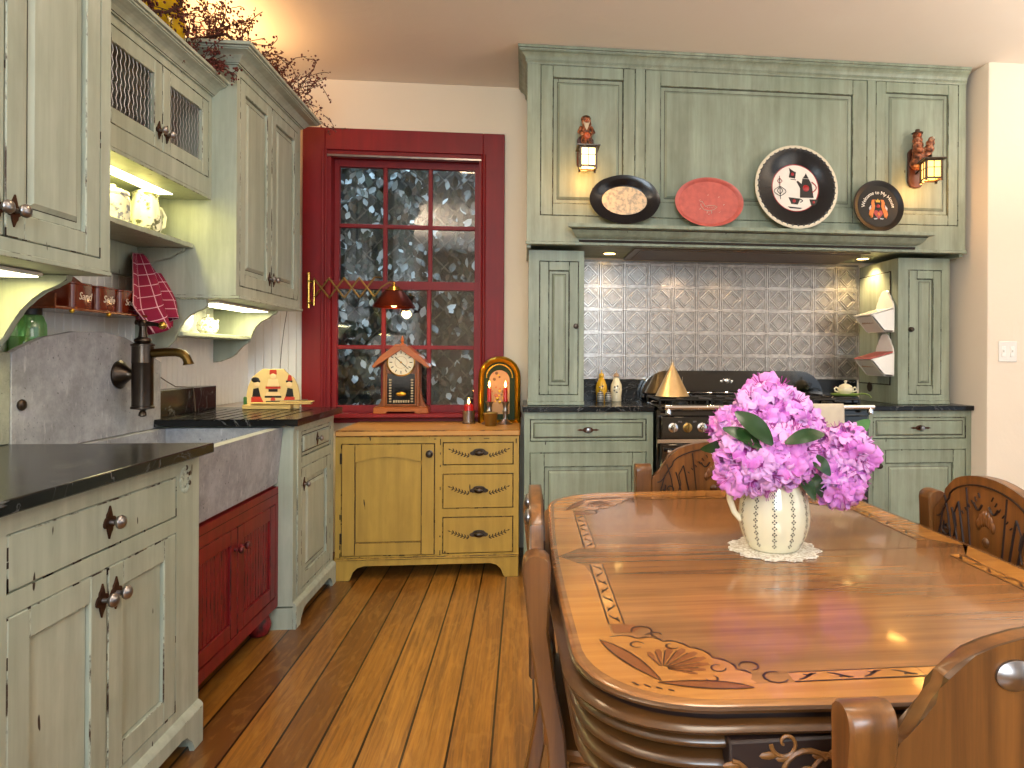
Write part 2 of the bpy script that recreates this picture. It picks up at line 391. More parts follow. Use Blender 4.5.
def crown(m, x0, x1, yf, yb, z0, z1, out, left=True, right=True, mi=0, wmi=1, dark=True):
    # classical crown swept round the front and both ends
    prof = [(0, 0), (.12, 0), (.13, .07), (.17, .08), (.22, .16), (.32, .30), (.47, .44), (.64, .54), (.80, .60), (.80, .66), (.88, .68), (.90, .76), (.90, .79), (1, .81), (1, 1), (0, 1)]
    ring = []
    for d, h in prof:
        o = d*out; z = z0+h*(z1-z0)
        xl = x0-(o if left else 0); xr = x1+(o if right else 0)
        ring.append([(xl, yb, z), (xl, yf-o, z), (xr, yf-o, z), (xr, yb, z)])
    for a in range(len(ring)-1):
        va, vb = m.vs(ring[a]), m.vs(ring[a+1])
        for i in range(3): m.face([va[i], va[i+1], vb[i+1], vb[i]], 2 if (a in (2, 11) and dark) else mi)
    m.poly(ring[-2], mi); m.poly([tuple(p) for p in reversed(ring[0])], mi)
def bracket_foot(w, h, r, flip=1):
    pts = [(0, 0), (w*.55, 0), (w*.58, h*.25)] + [(w*.58+(w*.42)*math.sin(a), h*.25+(h*.5)*(1-math.cos(a))) for a in [PI/2*i/6 for i in range(1, 7)]] + [(w, h), (0, h)]
    return [(flip*x, z) for x, z in pts]

# ================================================================== THE ROOM
WX = -1.64
m = M(); m.box(WX, 4.6, -3.0, 4.3, -.05, 0); struct('floor', m, M_FLOOR)
m = M(); m.box(WX-.1, 4.6, -3.0, 4.4, 2.84, 2.92); struct('ceiling', m, M_CEIL)
m = M(); m.box(WX-.1, WX, -3.0, 4.4, 0, 2.84); struct('wall_left', m, M_DRY)
m = M(); m.box(WX-.1, 4.6, -3.1, -3.0, 0, 2.84); struct('wall_rear', m, M_WALL)
m = M()
for q in ((WX, -1.20, 0, 2.84), (-.25, 2.57, 0, 2.84), (-1.20, -.25, 0, .80), (-1.20, -.25, 2.42, 2.84)): m.box(q[0], q[1], 4.25, 4.40, q[2], q[3])
struct('wall_back', m, M_WALL)
m = M(); m.prism([(2.57, 4.40), (2.57, 3.59), (2.576, 3.576), (2.59, 3.57), (4.6, 3.57), (4.6, 4.40)], 'xy', 0, 2.84); struct('wall_right', m, M_WALLR)
m = M()
for k in range(47):
    y = 2.05+k*.047; m.box(WX, WX+.008, y+.0008, y+.0462, .91, 1.80, 0, .003)
for k in range(7):
    x = WX+k*.047; m.box(x+.0008, min(x+.0462, -1.322), 4.242, 4.25, .8, 1.9, 0, .003)
struct('trim_1', m, M_BEAD)

# window with red casing, sashes 3 wide by 4 high
m = M()
m.box(-1.32, -1.19, 4.215, 4.25, .84, 2.54, 0, .003); m.box(-.26, -.13, 4.215, 4.25, .84, 2.54, 0, .003); m.box(-1.19, -.26, 4.215, 4.25, 2.41, 2.54, 0, .003)
for x in (-1.205, -1.185): m.tube([(x, 4.213, .85), (x, 4.213, 2.41)], .006, 6)
for x in (-.265, -.247): m.tube([(x, 4.213, .85), (x, 4.213, 2.41)], .006, 6)
win = struct('window_1', m, P_WR)
m = M(); m.box(-1.20, -1.16, 4.23, 4.36, .84, 2.42); m.box(-.285, -.25, 4.23, 4.36, .84, 2.42); m.box(-1.16, -.285, 4.23, 4.36, 2.375, 2.42); m.box(-1.16, -.285, 4.27, 4.36, .82, .85)
obj('window_frame', m, P_WR, win)
m = M(); m.box(-1.19, -.255, 4.222, 4.26, 2.372, 2.386, 0, .002); obj('shade_cassette', m, M_PEWT, win, label='slim grey blind rail')
m = M(); m.box(-1.34, -.02, 4.12, 4.25, .815, .84, 0, .004); m.box(-1.32, -.13, 4.20, 4.25, .78, .815); obj('window_sill', m, P_WR, win)
def sash(z0, z1, y, name, rows, botr, topr):
    m = M(); x0, x1 = -1.16, -.285
    m.box(x0, x0+.03, y, y+.035, z0, z1, 0, .002); m.box(x1-.03, x1, y, y+.035, z0, z1, 0, .002)
    m.box(x0+.03, x1-.03, y, y+.035, z0, z0+botr); m.box(x0+.03, x1-.03, y, y+.035, z1-topr, z1)
    ix0, ix1 = x0+.03, x1-.03
    for k in (1, 2):
        xm = ix0+(ix1-ix0)*k/3; m.box(xm-.0125, xm+.0125, y+.004, y+.03, z0+botr, z1-topr, 0, .003)
    zm = (z0+botr+z1-topr)/2; m.box(ix0, ix1, y+.005, y+.03, zm-.0125, zm+.0125, 0, .003)
    o = obj(name, m, P_WR, win)
    g = M(); g.box(ix0, ix1, y+.017, y+.019, z0+botr, z1-topr); obj('pane', g, M_GLASS, o)
sash(1.585, 2.38, 4.305, 'upper_sash', 2, .03, .045)
sash(.845, 1.635, 4.265, 'lower_sash', 2, .035, .05)

# garden foliage outside
rnd = random.Random(11); m = M(); mats = [plain('dark ivy leaf', '2C3A2E', .35, var=.12, scale=6), plain('ivy leaf painted highlight', 'C4D4D8', .28, var=.06), plain('brown ivy leaf', '4E4436', .6, var=.08)]  # the near-white leaves carry glossy highlights as leaf colour
def leaf(m, c, l, w, nrm, up, mi):
    nrm = nrm.normalized(); a = (up-nrm*up.dot(nrm)).normalized(); b = nrm.cross(a)
    pts = [(0, -.5, 0), (.42, -.18, .10), (.5, .12, .14), (.2, .38, .06), (0, .5, -.04), (-.2, .38, .06), (-.5, .12, .14), (-.42, -.18, .10)]
    v = [m.bm.verts.new(c+a*(q[1]*l)+b*(q[0]*w)+nrm*(q[2]*w*.6)) for q in pts]; mid = m.bm.verts.new(c-nrm*w*.04)
    for i in range(8): m.face([v[i], v[(i+1) % 8], mid], mi)
for k in range(6200):
    c = Vector((rnd.uniform(-2.4, .7), rnd.uniform(4.78, 5.12), rnd.uniform(.2, 3.0)))
    n_ = Vector((rnd.gauss(0, .55), -1, rnd.gauss(.25, .5))); up = Vector((rnd.gauss(0, .5), 0, -1))
    mi = 1 if rnd.random() < .16 else (2 if rnd.random() < .2 else 0); s_ = rnd.uniform(.028, .058)
    leaf(m, c, s_*1.6, s_*.9, n_, up, mi)
tag(obj('ivy_hedge', m, mats), 'dense dark ivy foliage growing on the trellis outside the red window', 'ivy', kind='stuff')
m = M()
for k in range(-14, 22):
    x = -2.4+k*.16
    m.tube([(x, 5.15, .2), (x+2.8, 5.15, 3.0)], .006, 5); m.tube([(x+2.8, 5.16, .2), (x, 5.16, 3.0)], .006, 5)
tag(obj('trellis', m, plain('weathered trellis wire', '6A6A60', .6)), 'diamond wire trellis carrying the ivy outside the window', 'trellis')
m = M(); m.box(-3.5, 1.5, 5.3, 5.35, 0, 3.3); o = struct('garden_wall', m, plain('dark garden boards', '2E3432', .8)); 
m = M(); m.box(-3.5, 1.5, 4.4, 5.3, -.05, 0); struct('garden_ground', m, plain('garden soil', '3A3026', .9))

# ================================================================== LEFT RUN: base cabinets, counters, sink
def base_plinth(m, x0, x1, z1, out, d, cut=True, side=True, fy=-.022):
    # moulded plinth board with bracket cut-outs
    h = z1; w = x1-x0; y0 = fy-out; y1 = fy
    if cut:
        f = .10; pts = [(x0, 0), (x0+f*.55, 0), (x0+f*.62, h*.22), (x0+f*.8, h*.34), (x0+f, h*.5), (x0+f*1.3, h*.55), (x1-f*1.3, h*.55), (x1-f, h*.5), (x1-f*.8, h*.34), (x1-f*.62, h*.22), (x1-f*.55, 0), (x1, 0), (x1, h*.86), (x0, h*.86)]
    else: pts = [(x0, 0), (x1, 0), (x1, h*.86), (x0, h*.86)]
    m.prism(pts, 'xz', y0, y1, 0, .002, 1)
    m.prism([(y0, h*.86), (y1, h*.86), (y1, h), (fy-.001, h), (y0+.004, h*.93)], 'yz', x0, x1, 0, .001, 1)
def base_cab(name, label, loc, rz, w, d, h, ops, mats, zb=.0, plinth=.13, side_l=False, post=None, gapz=.10):
    r = root(name, label, 'cabinet', loc, rz); m = M()
    m.box(0, w, 0, d, max(zb, gapz), h, 0); frame_cells(m, 0, w, max(zb, gapz), h, ops, -.022, 0, 0)
    for o in ops: m.box(o[0], o[1], -.0012, 0, o[2], o[3], 2)
    if plinth:
        base_plinth(m, -.0, w, plinth, .016, d)
        for x in ((0, .03), (w-.03, w)): m.box(x[0], x[1], -.022, d, 0, plinth*.8, 0)
    obj('body', m, mats+[GAP], r); return r
PL = [P_L, P_LW]
nb = base_cab('base_cabinet', 'pale green distressed base cabinet with one drawer over two doors under the black counter', (-1.012, 1.385, 0), 90, .82, .60, .88, [(.04, .685, .715, .832), (.04, .685, .155, .672)], PL, plinth=.13)
door(nb, .04, .685, .715, .832, PL, style='slab', kn=(.365, .778, 'rosette'), name='drawer', wear=16)
door(nb, .04, .3625, .155, .672, PL, fw=.062, kn=(.337, .60, 'rosette'), style='flat', wear=14)
door(nb, .3625, .685, .155, .672, PL, fw=.062, kn=(.392, .60, 'rosette'), style='flat', wear=14)
m = M()
for k in range(14):      # carved wreath on the corner post
    a = 2*PI*k/14; c = Vector((.735+.027*math.cos(a), -.0225, .815+.034*math.sin(a))); m.ball(c, .0075, 8, 5, k % 2, (1.0, .5, 1.1))
    if k % 2 == 0: m.ball((.735+.015*math.cos(a), -.0225, .815+.021*math.sin(a)), .0045, 6, 4, 1, (1, .5, 1))
obj('carved_wreath', m, [P_L, P_LW], nb)
nb2 = base_cab('base_cabinet', 'pale green base cabinet at the near end of the counter, only its edge in view', (-1.012, .50, 0), 90, .88, .60, .88, [(.04, .84, .715, .832), (.04, .84, .155, .672)], PL)
door(nb2, .04, .84, .715, .832, PL, style='slab', kn=(.44, .778), name='drawer'); door(nb2, .04, .44, .155, .672, PL, style='flat', kn=(.41, .6)); door(nb2, .44, .84, .155, .672, PL, style='flat', kn=(.47, .6))
fb = base_cab('base_cabinet', 'narrow pale green cabinet with a drawer over a door, beyond the stone sink', (-1.012, 3.06, 0), 90, .62, .60, .88, [(.11, .565, .725, .842), (.11, .565, .135, .68)], PL, plinth=.115)
door(fb, .11, .565, .725, .842, PL, style='step', kn=(.33, .785, 'rosette', .8), name='drawer', wear=10)
door(fb, .11, .565, .135, .68, PL, fw=.06, style='raised', kn=(.145, .60, 'rosette', .8), wear=14)
m = M(); m.box(.045, .085, -.028, -.022, .13, .86, 0, .002, 1); m.box(-.012, .60, -.03, -.022, .855, .88, 0, .002, 1); obj('pilaster', m, PL, fb)
# red sink cabinet on bun feet
PR = [P_R, P_RW]
sc = root('sink_cabinet', 'barn red cabinet with two beadboard doors and bun feet under the stone sink', 'cabinet', (-1.072, 2.212, 0), 90)
m = M(); m.box(0, .845, 0, .5, .105, .63, 0); ops = [(.03, .43, .15, .55), (.43, .815, .15, .55)]; frame_cells(m, 0, .845, .105, .618, ops, -.022, 0, 0)
for o in ops: m.box(o[0], o[1], -.0012, 0, o[2], o[3], 2)
m.box(0, .845, -.0228, -.022, .588, .590, 2); obj('body', m, PR+[GAP], sc)
door(sc, .03, .43, .15, .55, PR, fw=.055, style='bead', kn=(.405, .47, 'red'), wear=4); door(sc, .43, .815, .15, .55, PR, fw=.055, style='bead', kn=(.462, .47, 'red'), wear=4)
for x in (.05, .79):
    m = M(); m.lathe([(.02, 0), (.036, .008), (.046, .03), (.048, .05), (.040, .078), (.026, .092), (.03, .106)], (x, .035, 0), seg=20); obj('foot', m, P_RW, sc)
# soapstone farmhouse sink
m = M(); m.T = Matrix.Identity(4)
y0, y1 = 2.212, 3.058
m.prism([(-1.030, .872), (-1.053, .632), (-1.095, .632), (-1.072, .872)], 'xz', y0, y1, 0, .003)
m.box(-1.525, -1.49, y0, y1, .632, .872); m.box(-1.49, -1.08, y0, y0+.035, .632, .872); m.box(-1.49, -1.08, y1-.035, y1, .632, .872); m.box(-1.49, -1.08, y0+.035, y1-.035, .632, .665)
tag(obj('farmhouse_sink', m, M_SOAP), 'grey soapstone apron sink set between the two counters above the red cabinet', 'sink')
m = M(); m.box(WX, -.948, .50, 2.21, .881, .911, 0, .003); tag(obj('countertop', m, M_BLACK), 'black soapstone countertop over the pale cabinet nearest the camera', 'countertop')
m = M(); m.box(-1.525, -.953, 3.0, 3.71, .881, .905); m.box(-1.62, -1.525, 3.06, 3.71, .881, .905)
gx = [-1.47+.0585*k for k in range(8)]; ed = [-1.525]+[g for g in gx]+[-.953]
for i in range(len(ed)-1): m.box(ed[i]+(.006 if i else 0), ed[i+1]-(.006 if i < len(ed)-2 else 0), 3.0, 3.56 , .905, .911, 0, .001)
m.box(-1.62, -.953, 3.56, 3.71, .905, .911); m.box(-1.62, -1.525, 3.06, 3.56, .905, .911)
tag(obj('countertop', m, M_BLACK), 'black soapstone drainboard with cut grooves beyond the sink', 'countertop')
m = M(); m.box(-1.63, -1.545, 3.062, 3.62, .9115, 1.026, 0, .002); tag(obj('stone_upstand', m, M_BLACK), 'low black stone upstand against the wall behind the drainboard', 'upstand')
AR = [(2.212, 1.185), (2.25, 1.20), (2.35, 1.234), (2.5, 1.258), (2.65, 1.263), (2.8, 1.245), (2.92, 1.205), (3.0, 1.165), (3.055, 1.150)]
m = M(); m.prism([(2.212, .873), (3.055, .873)]+[(y, z) for y, z in reversed(AR)], 'yz', -1.545, -1.526, 0, .002); m.box(-1.63, -1.545, 2.212, 3.055, .873, 1.15)
tag(obj('backsplash', m, M_SOAP), 'arched grey soapstone backsplash behind the tap', 'backsplash')
m = M(); m.box(-1.63, -1.527, .5, 2.209, .9115, 1.186, 0, .002); tag(obj('backsplash', m, soap('soapstone in yellow light', 'A0A498', '84887C', 'B4B6A8')), 'straight stone backsplash behind the nearest black counter', 'backsplash')  # same grey stone, with the yellow light's green cast put into the colour

# bridge style tap
fa = root('faucet', 'oil rubbed bronze wall faucet shaped like an old pump over the stone sink', 'faucet', (-1.526, 2.755, 0))
m = M(); m.lathe([(.052, 0), (.054, .006), (.046, .010), (.036, .022), (.024, .036), (.018, .045), (.018, .06), (.021, .062), (.021, .066)], (0, 0, 1.105), 'x', 24)
obj('wall_mount', m, M_BRONZE, fa)
m = M(); b = [(.008, .945), (.014, .95), (.012, .962), (.008, .967), (.018, .972), (.040, .976), (.040, .984), (.036, .986), (.036, 1.148), (.037, 1.150), (.0365, 1.152), (.0365, 1.212), (.040, 1.213), (.040, 1.219), (.026, 1.226), (.030, 1.232), (.028, 1.240), (.016, 1.246), (.013, 1.27), (.013, 1.295)]
m.lathe(b, (.085, 0, 0), 'z', 28); obj('pump_body', m, M_BRONZE, fa)
m = M(); P = [(.12, 0, 1.186), (.17, 0, 1.19), (.205, 0, 1.19), (.225, 0, 1.185), (.24, 0, 1.172), (.247, 0, 1.155), (.249, 0, 1.143)]; m.tube(P, [.017, .017, .0165, .016, .0155, .016, .020], 14); obj('spout', m, M_BRONZE2, fa)
m = M(); m.tube([(.06, 0, 1.303), (.085, 0, 1.30), (.13, 0, 1.295), (.15, 0, 1.292)], [.010, .010, .008, .008], 10, 0); m.ball((.155, 0, 1.292), .015, 12, 8, 1); m.lathe([(.015, 1.288), (.018, 1.30), (.012, 1.312)], (.085, 0, 0), seg=16, mi=0)
obj('lever', m, [M_BRONZE, M_BRASS], fa)
m = M(); m.ball((-.0, .22, .005), .018, 10, 6, 0, (.6, 1, 1)); m.T = Matrix.Identity(4)
tag(obj('stone_hook', m, M_BRONZE, loc=(-1.522, 2.03, 1.02)), 'small dark round hook set in the straight stone backsplash', 'hook')

# ================================================================== LEFT WALL CABINETS
def wall_cab(name, label, loc, w, d, z0, z1, ops, mats, hollow=False, cr=None, cends=(False, False), lip=.008):
    r = root(name, label, 'cabinet', loc, 90); m = M()
    if hollow:
        t = .018; m.box(0, w, 0, d, z0, z0+t); m.box(0, w, 0, d, z1-t, z1); m.box(0, t, 0, d, z0, z1); m.box(w-t, w, 0, d, z0, z1); m.box(t, w-t, d-t, d, z0+t, z1-t, 3)
        m.box(t, w-t, .06, d-t, z0+.165, z0+.175, 3)
    else:
        m.box(0, w, 0, d, z0, z1)
        for o in ops: m.box(o[0], o[1], -.0012, 0, o[2], o[3], 2)
    frame_cells(m, 0, w, z0, z1, ops, -.022, 0)
    m.box(-.0, w+lip, -.022-lip, d, z0-.014, z0, 0, .002, 1)
    if cr: crown(m, 0, w, -.022, d, cr[0], cr[1], cr[2], *cends)
    obj('body', m, mats+[GAP, plain(name+' dark interior', '20221F', .7)], r); return r
nu = wall_cab('wall_cabinet', 'tall pale green wall cabinet nearest the camera over the black counter', (-1.242, .95, 0), 1.205, .385, 1.424, 2.68, [(.03, .42, 1.456, 2.60), (.435, .795, 1.456, 2.60), (.795, 1.16, 1.456, 2.60)], PL, cr=(2.68, 2.78, .08), lip=.004)
door(nu, .03, .42, 1.456, 2.60, PL, fw=.062); door(nu, .435, .795, 1.456, 2.60, PL, fw=.062, kn=(.767, 1.522), wear=14); door(nu, .795, 1.16, 1.456, 2.60, PL, fw=.062, kn=(.823, 1.523), wear=18)
gu = wall_cab('wall_cabinet', 'short pale green wall cabinet with chicken wire doors above the open shelf', (-1.342, 2.16, 0), .878, .28, 1.848, 2.27, [(.12, .487, 1.92, 2.24), (.487, .852, 1.92, 2.24)], PL, hollow=True, cr=(2.27, 2.335, .07), lip=.0)
for a, b, kx in ((.12, .487, .460), (.487, .852, .514)):
    dd = door(gu, a, b, 1.92, 2.24, PL, fw=.052, style='open', kn=(kx, 1.992, 'rosette', .85), wear=10)
    m = M(); n = 11; X0, X1, Z0, Z1 = a+.054, b-.054, 1.974, 2.188
    for i in range(n+1):
        x = X0+(X1-X0)*i/n; m.tube([(x+(.005 if j % 2 else -.005), -.012, Z0+(Z1-Z0)*j/10) for j in range(11)], .0009, 4)
    obj('wire_mesh', m, M_PEWT, dd)
    m = M(); m.box(X0-.002, X1+.002, -.008, -.006, Z0-.002, Z1+.002); obj('pane', m, M_GLASS, dd)
tu = wall_cab('wall_cabinet', 'pale green two door wall cabinet beside the window, dried garland along its top', (-1.242, 3.04, 0), .82, .385, 1.434, 2.41, [(.035, .405, 1.475, 2.375), (.405, .785, 1.475, 2.375)], PL, cr=(2.41, 2.478, .085), cends=(True, True), lip=.014)
door(tu, .035, .405, 1.475, 2.375, PL, fw=.055, kn=(.378, 1.545, 'rosette', .85), wear=16); door(tu, .405, .785, 1.475, 2.375, PL, fw=.055, kn=(.432, 1.545, 'rosette', .85), wear=16)
# open shelf with peg rail under the wire-door cabinet
sh = root('wall_shelf', 'pale green open shelf with a peg rail below, under the wire door cabinet', 'shelf', (0, 2.16, 0))
m = M(); m.box(-1.63, -1.39, 0, .876, 1.628, 1.648, 0, .002, 1); obj('shelf_board', m, PL, sh)
m = M(); m.box(-1.635, -1.60, 0, .876, 1.50, 1.627, 0, .002, 1); obj('peg_board', m, PL, sh)
m = M(); m.prism([(-1.60, 1.627), (-1.42, 1.627), (-1.425, 1.612), (-1.45, 1.605), (-1.47, 1.585), (-1.53, 1.572), (-1.565, 1.55), (-1.585, 1.515), (-1.60, 1.51)], 'xz', .854, .872, 0, .002, 1); obj('bracket', m, PL, sh)
for y in (.12, .45, .815):
    m = M(); m.lathe([(.006, 0), (.005, .03), (.011, .036), (.012, .044), (.008, .05), (0, .051)], (-1.60, y, 1.575), 'x', 12); obj('peg', m, P_L, sh)
m = M(); m.box(-1.635, -1.625, 2.165, 3.035, 1.65, 1.846, 0); o = tag(obj('shelf_backboard', m, P_L), 'pale green boards on the wall behind the two crocks', 'panel')
# brackets carrying the near cabinet
m = M(); m.prism([(-1.635, 1.408), (-1.305, 1.408), (-1.308, 1.392), (-1.325, 1.385), (-1.34, 1.372), (-1.352, 1.371), (-1.372, 1.362), (-1.40, 1.34), (-1.43, 1.305), (-1.455, 1.265), (-1.475, 1.225), (-1.505, 1.19), (-1.635, 1.19)], 'xz', 2.105, 2.13, 0, .002, 1)
tag(obj('corbel_bracket', m, PL), 'curved pale green bracket board between nearest wall cabinet and stone ledge', 'bracket')
# bracket shelf with the two teapots
bs = root('bracket_shelf', 'small scroll sided shelf hung under the tall wall cabinet, holding two teapots', 'shelf', (0, 0, 0))
pr = [(-1.635, 1.418), (-1.312, 1.418), (-1.318, 1.402), (-1.345, 1.392), (-1.352, 1.378), (-1.375, 1.372), (-1.395, 1.358), (-1.42, 1.335), (-1.435, 1.305), (-1.445, 1.275), (-1.455, 1.25), (-1.49, 1.225), (-1.51, 1.205), (-1.52, 1.185), (-1.55, 1.165), (-1.60, 1.145), (-1.635, 1.14)]
pn = [(-1.635, 1.418), (-1.345, 1.418), (-1.345, 1.388), (-1.36, 1.376), (-1.39, 1.366), (-1.42, 1.347), (-1.44, 1.325), (-1.455, 1.30), (-1.465, 1.27), (-1.475, 1.245), (-1.49, 1.225), (-1.52, 1.2), (-1.56, 1.165), (-1.635, 1.155)]
m = M(); m.prism(pr, 'xz', 3.79, 3.81, 0, .002, 1); obj('side_board', m, PL, bs)
m = M(); m.prism(pn, 'xz', 3.06, 3.078, 0, .002, 1); obj('side_board', m, PL, bs)
m = M(); m.box(-1.63, -1.45, 3.078, 3.79, 1.262, 1.28, 0, .002, 1); obj('shelf_board', m, PL, bs)
# under-cabinet light fittings
def strip(label, x0, x1, y0, y1, z, e, col=(1, .93, .62)):
    r = root('under_cabinet_light', label, 'light', ((x0+x1)/2, (y0+y1)/2, z)); w, d = (x1-x0)/2, (y1-y0)/2
    m = M(); m.box(-w, w, -d, d, -.012, 0, 0, .002); obj('housing', m, M_WHITE, r)
    m = M(); m.box(-w+.008, w-.008, -d+.008, d-.008, -.015, -.012); obj('diffuser', m, M_STRIP, r)
    lamp('strip_lamp', 'AREA', ((x0+x1)/2, (y0+y1)/2, z-.018), e, col, x1-x0-.02, (0, 0, 0), y1-y0-.02)
strip('slim lit light fitting under the nearest wall cabinet', -1.46, -1.34, 1.45, 2.06, 1.4085, 3.4, (1, .92, .52))
strip('slim lit light fitting under the wire door cabinet', -1.50, -1.42, 2.25, 2.95, 1.846, 2.7, (1, .93, .44))
strip('slim lit light fitting under the cabinet beside the window', -1.47, -1.33, 3.14, 3.74, 1.4185, 3.6, (1, .93, .66))

# ================================================================== MUSTARD CABINET UNDER THE WINDOW
PY = [P_Y, P_YW]
yc = root('window_cabinet', 'mustard yellow painted cabinet with an arched door and three stencilled drawers, under the window', 'cabinet', (-.985, 3.712, 0), 0)
yw = .955; ops = [(.03, .513, .125, .718), (.552, .927, .600, .723), (.552, .927, .368, .555), (.552, .927, .128, .325)]
m = M(); m.box(0, yw, 0, .52, .105, .754, 0); frame_cells(m, 0, yw, .105, .754, ops, -.014, 0)
for o in ops: m.box(o[0], o[1], -.0012, 0, o[2], o[3], 2)
m.box(0, .02, -.014, .5, 0, .105); m.box(yw-.02, yw, -.014, .5, 0, .105)
wear_marks(m, .025, .54, .12, .74, -.014, 14, RND, 2); wear_marks(m, .54, .94, .12, .74, -.014, 14, RND, 2)
obj('body', m, PY+[GAP], yc)
m = M(); h = .108; pts = [(0, 0), (.075, 0), (.082, .015), (.092, .045), (.115, .068), (.15, .078), (yw-.15, .078), (yw-.115, .068), (yw-.092, .045), (yw-.082, .015), (yw-.075, 0), (yw, 0), (yw, h), (0, h)]
m.prism(pts, 'xz', -.024, -.014, 0, .0015, 1); m.box(-.002, yw+.002, -.030, -.014, h, h+.012, 0, .003, 1); obj('plinth', m, PY, yc)
d = door(yc, *ops[0], PY, fw=.068, t=.02, style='flat', arch=.03, yf=-.018, wear=22, kn=(.484, .662, 'plain', 1.1))
for z in (.22, .64):
    m = M(); m.box(-.006, .006, -.02, -.0125, -.028, .028, 0, .001); o = obj('hinge', m, M_BRONZE, d, loc=(.030, 0, z))
def sprig(m, cx, cz, s, y):
    # stencilled laurel sprig
    st = [(cx+s*(.052+.095*t), y, cz-.016+.034*t**1.3) for t in [i/6 for i in range(7)]]; m.tube(st, .0014, 4)
    for i in range(7):
        t = i/6; bx, bz = cx+s*(.052+.095*t), cz-.016+.034*t**1.3
        for sg in ((1, -1) if i < 6 else (0,)):
            a = .35+sg*.75; L = .019; ux, uz = s*math.cos(a), math.sin(a)
            px, pz = -uz, ux; w = .0036
            m.poly([(bx, y, bz), (bx+ux*L*.5+px*w, y, bz+uz*L*.5+pz*w), (bx+ux*L, y, bz+uz*L), (bx+ux*L*.5-px*w, y, bz+uz*L*.5-pz*w)])
for o in ops[1:]:
    dr = door(yc, *o, PY, style='slab', yf=-.018, wear=12, name='drawer'); cx, cz = (o[0]+o[1])/2+.005, (o[2]+o[3])/2+.002
    knob(dr, cx, -.018, cz, 'cup', .95); m = M()
    for s_ in (1, -1): sprig(m, cx, cz, s_, -.0185)
    obj('stencil', m, GAP, dr)
m = M(); m.box(-.985, -.024, 3.685, 4.243, .7545, .788, 0, .006, 1); tag(obj('butcher_block_top', m, [M_BUT, M_BUTE]), 'warm wooden butcher block top on the mustard cabinet', 'countertop')

# ================================================================== RANGE WALL: cabinets, hood, towers
PH = [P_H, P_HW]
lc = base_cab('base_cabinet', 'sage green base cabinet with wide drawer over door, between mustard cabinet and range', (-.002, 3.722, 0), 0, .704, .52, .882, [(.03, .668, .72, .842), (.03, .668, .125, .662)], PH, plinth=.11)
door(lc, .03, .668, .72, .842, PH, style='step', kn=(.345, .783, 'wide'), name='drawer', wear=8); door(lc, .03, .668, .125, .662, PH, fw=.075, style='raised', kn=(.635, .57, 'plain'), wear=8)
rc = base_cab('base_cabinet', 'dark sage base cabinet with drawer and door on the far side of the range', (1.935, 3.722, 0), 0, .632, .52, .882, [(.035, .60, .72, .845), (.035, .60, .125, .66)], PH, plinth=.11)
door(rc, .035, .60, .72, .845, PH, style='step', kn=(.32, .783, 'wide'), name='drawer', wear=8); door(rc, .035, .60, .125, .66, PH, fw=.075, style='raised', kn=(.07, .57, 'plain'), wear=8)
m = M(); m.box(-.012, .704, 3.672, 4.245, .8825, .911, 0, .003); tag(obj('countertop', m, M_BLACK), 'short black stone countertop between green tower and range', 'countertop')
m = M(); m.box(1.932, 2.568, 3.672, 4.245, .8825, .911, 0, .003); tag(obj('countertop', m, M_BLACK), 'black stone countertop under the tower with the white wall boxes', 'countertop')
m = M(); m.box(.31, 2.14, 4.225, 4.248, .9115, 1.04, 0, .002); tag(obj('stone_upstand', m, M_BLACK), 'black stone upstand below the pressed tin tiles', 'upstand')
def tower(x0, x1, y0, label, kx, fl=None):
    r = root('tower_cabinet', label, 'cabinet', (x0, y0, 0), 0); w = x1-x0; m = M(); o = (.058, w-.03, .968, 1.71) if kx > w/2 else (.062, w-.05, .968, 1.70)
    m.box(0, w, 0, 4.246-y0, .9125, 1.768, 0); frame_cells(m, 0, w, .9125, 1.768, [o], -.02, 0); m.box(o[0], o[1], -.0012, 0, o[2], o[3], 2)
    m.box(-.004, w+.004, -.026, -.02, .9125, .935, 0, .002, 1)
    if kx < w/2:      # framed panel on the side that faces the range
        m.box(-.004, 0, .06, .44, 1.02, 1.70, 2); m.box(-.006, 0, .065, .435, 1.025, 1.695, 0, .002, 1); m.lathe([(.03, .0), (.03, .003), (.02, .005), (0, .005)], (-.0065, .30, 1.0), 'x', 16, 2)
    obj('body', m, PH+[GAP], r); door(r, *o, PH, fw=.05, style='raised', kn=(kx, 1.35, 'plain', .85), wear=9)
tower(.018, .325, 3.80, 'narrow sage green tower cabinet standing on the counter beside the window wall', .262)
tower(2.165, 2.482, 3.80, 'olive lit tower cabinet with two white boxes hung on its side', .075)

hd = root('range_hood', 'big sage green panelled hood with crown moulding and mantel ledge over the range', 'range hood', (.006, 3.712, 0), 0); hw = 2.512
ops = [(.07, .588, 1.942, 2.757), (.64, 1.918, 1.942, 2.757), (1.966, 2.468, 1.942, 2.757)]
m = M(); m.box(0, hw, 0, .534, 1.80, 2.838, 0); frame_cells(m, 0, hw, 1.785, 2.838, ops, -.022, 0)
for o in ops: m.box(o[0], o[1], -.0012, 0, o[2], o[3], 2)
m.box(-.006, hw+.006, -.03, -.022, 1.785, 1.802, 0, .002, 1); m.box(0, .022, 0, .53, 1.77, 1.80, 0); m.box(hw-.022, hw, 0, .53, 1.77, 1.80, 0); m.box(.022, hw-.022, 0, .02, 1.785, 1.80, 0)
obj('body', m, PH+[GAP], hd)
m = M(); crown(m, 0, hw, -.022, .53, 2.772, 2.838, .05, True, False); crown(m, 0, hw, -.022, .53, 2.755, 2.775, .012, True, False); obj('crown', m, PH+[GAP], hd)
door(hd, *ops[0], PH, fw=.065, style='raised', wear=8); door(hd, *ops[1], PH, fw=.085, style='raised', wear=8); door(hd, *ops[2], PH, fw=.06, style='raised', wear=8)
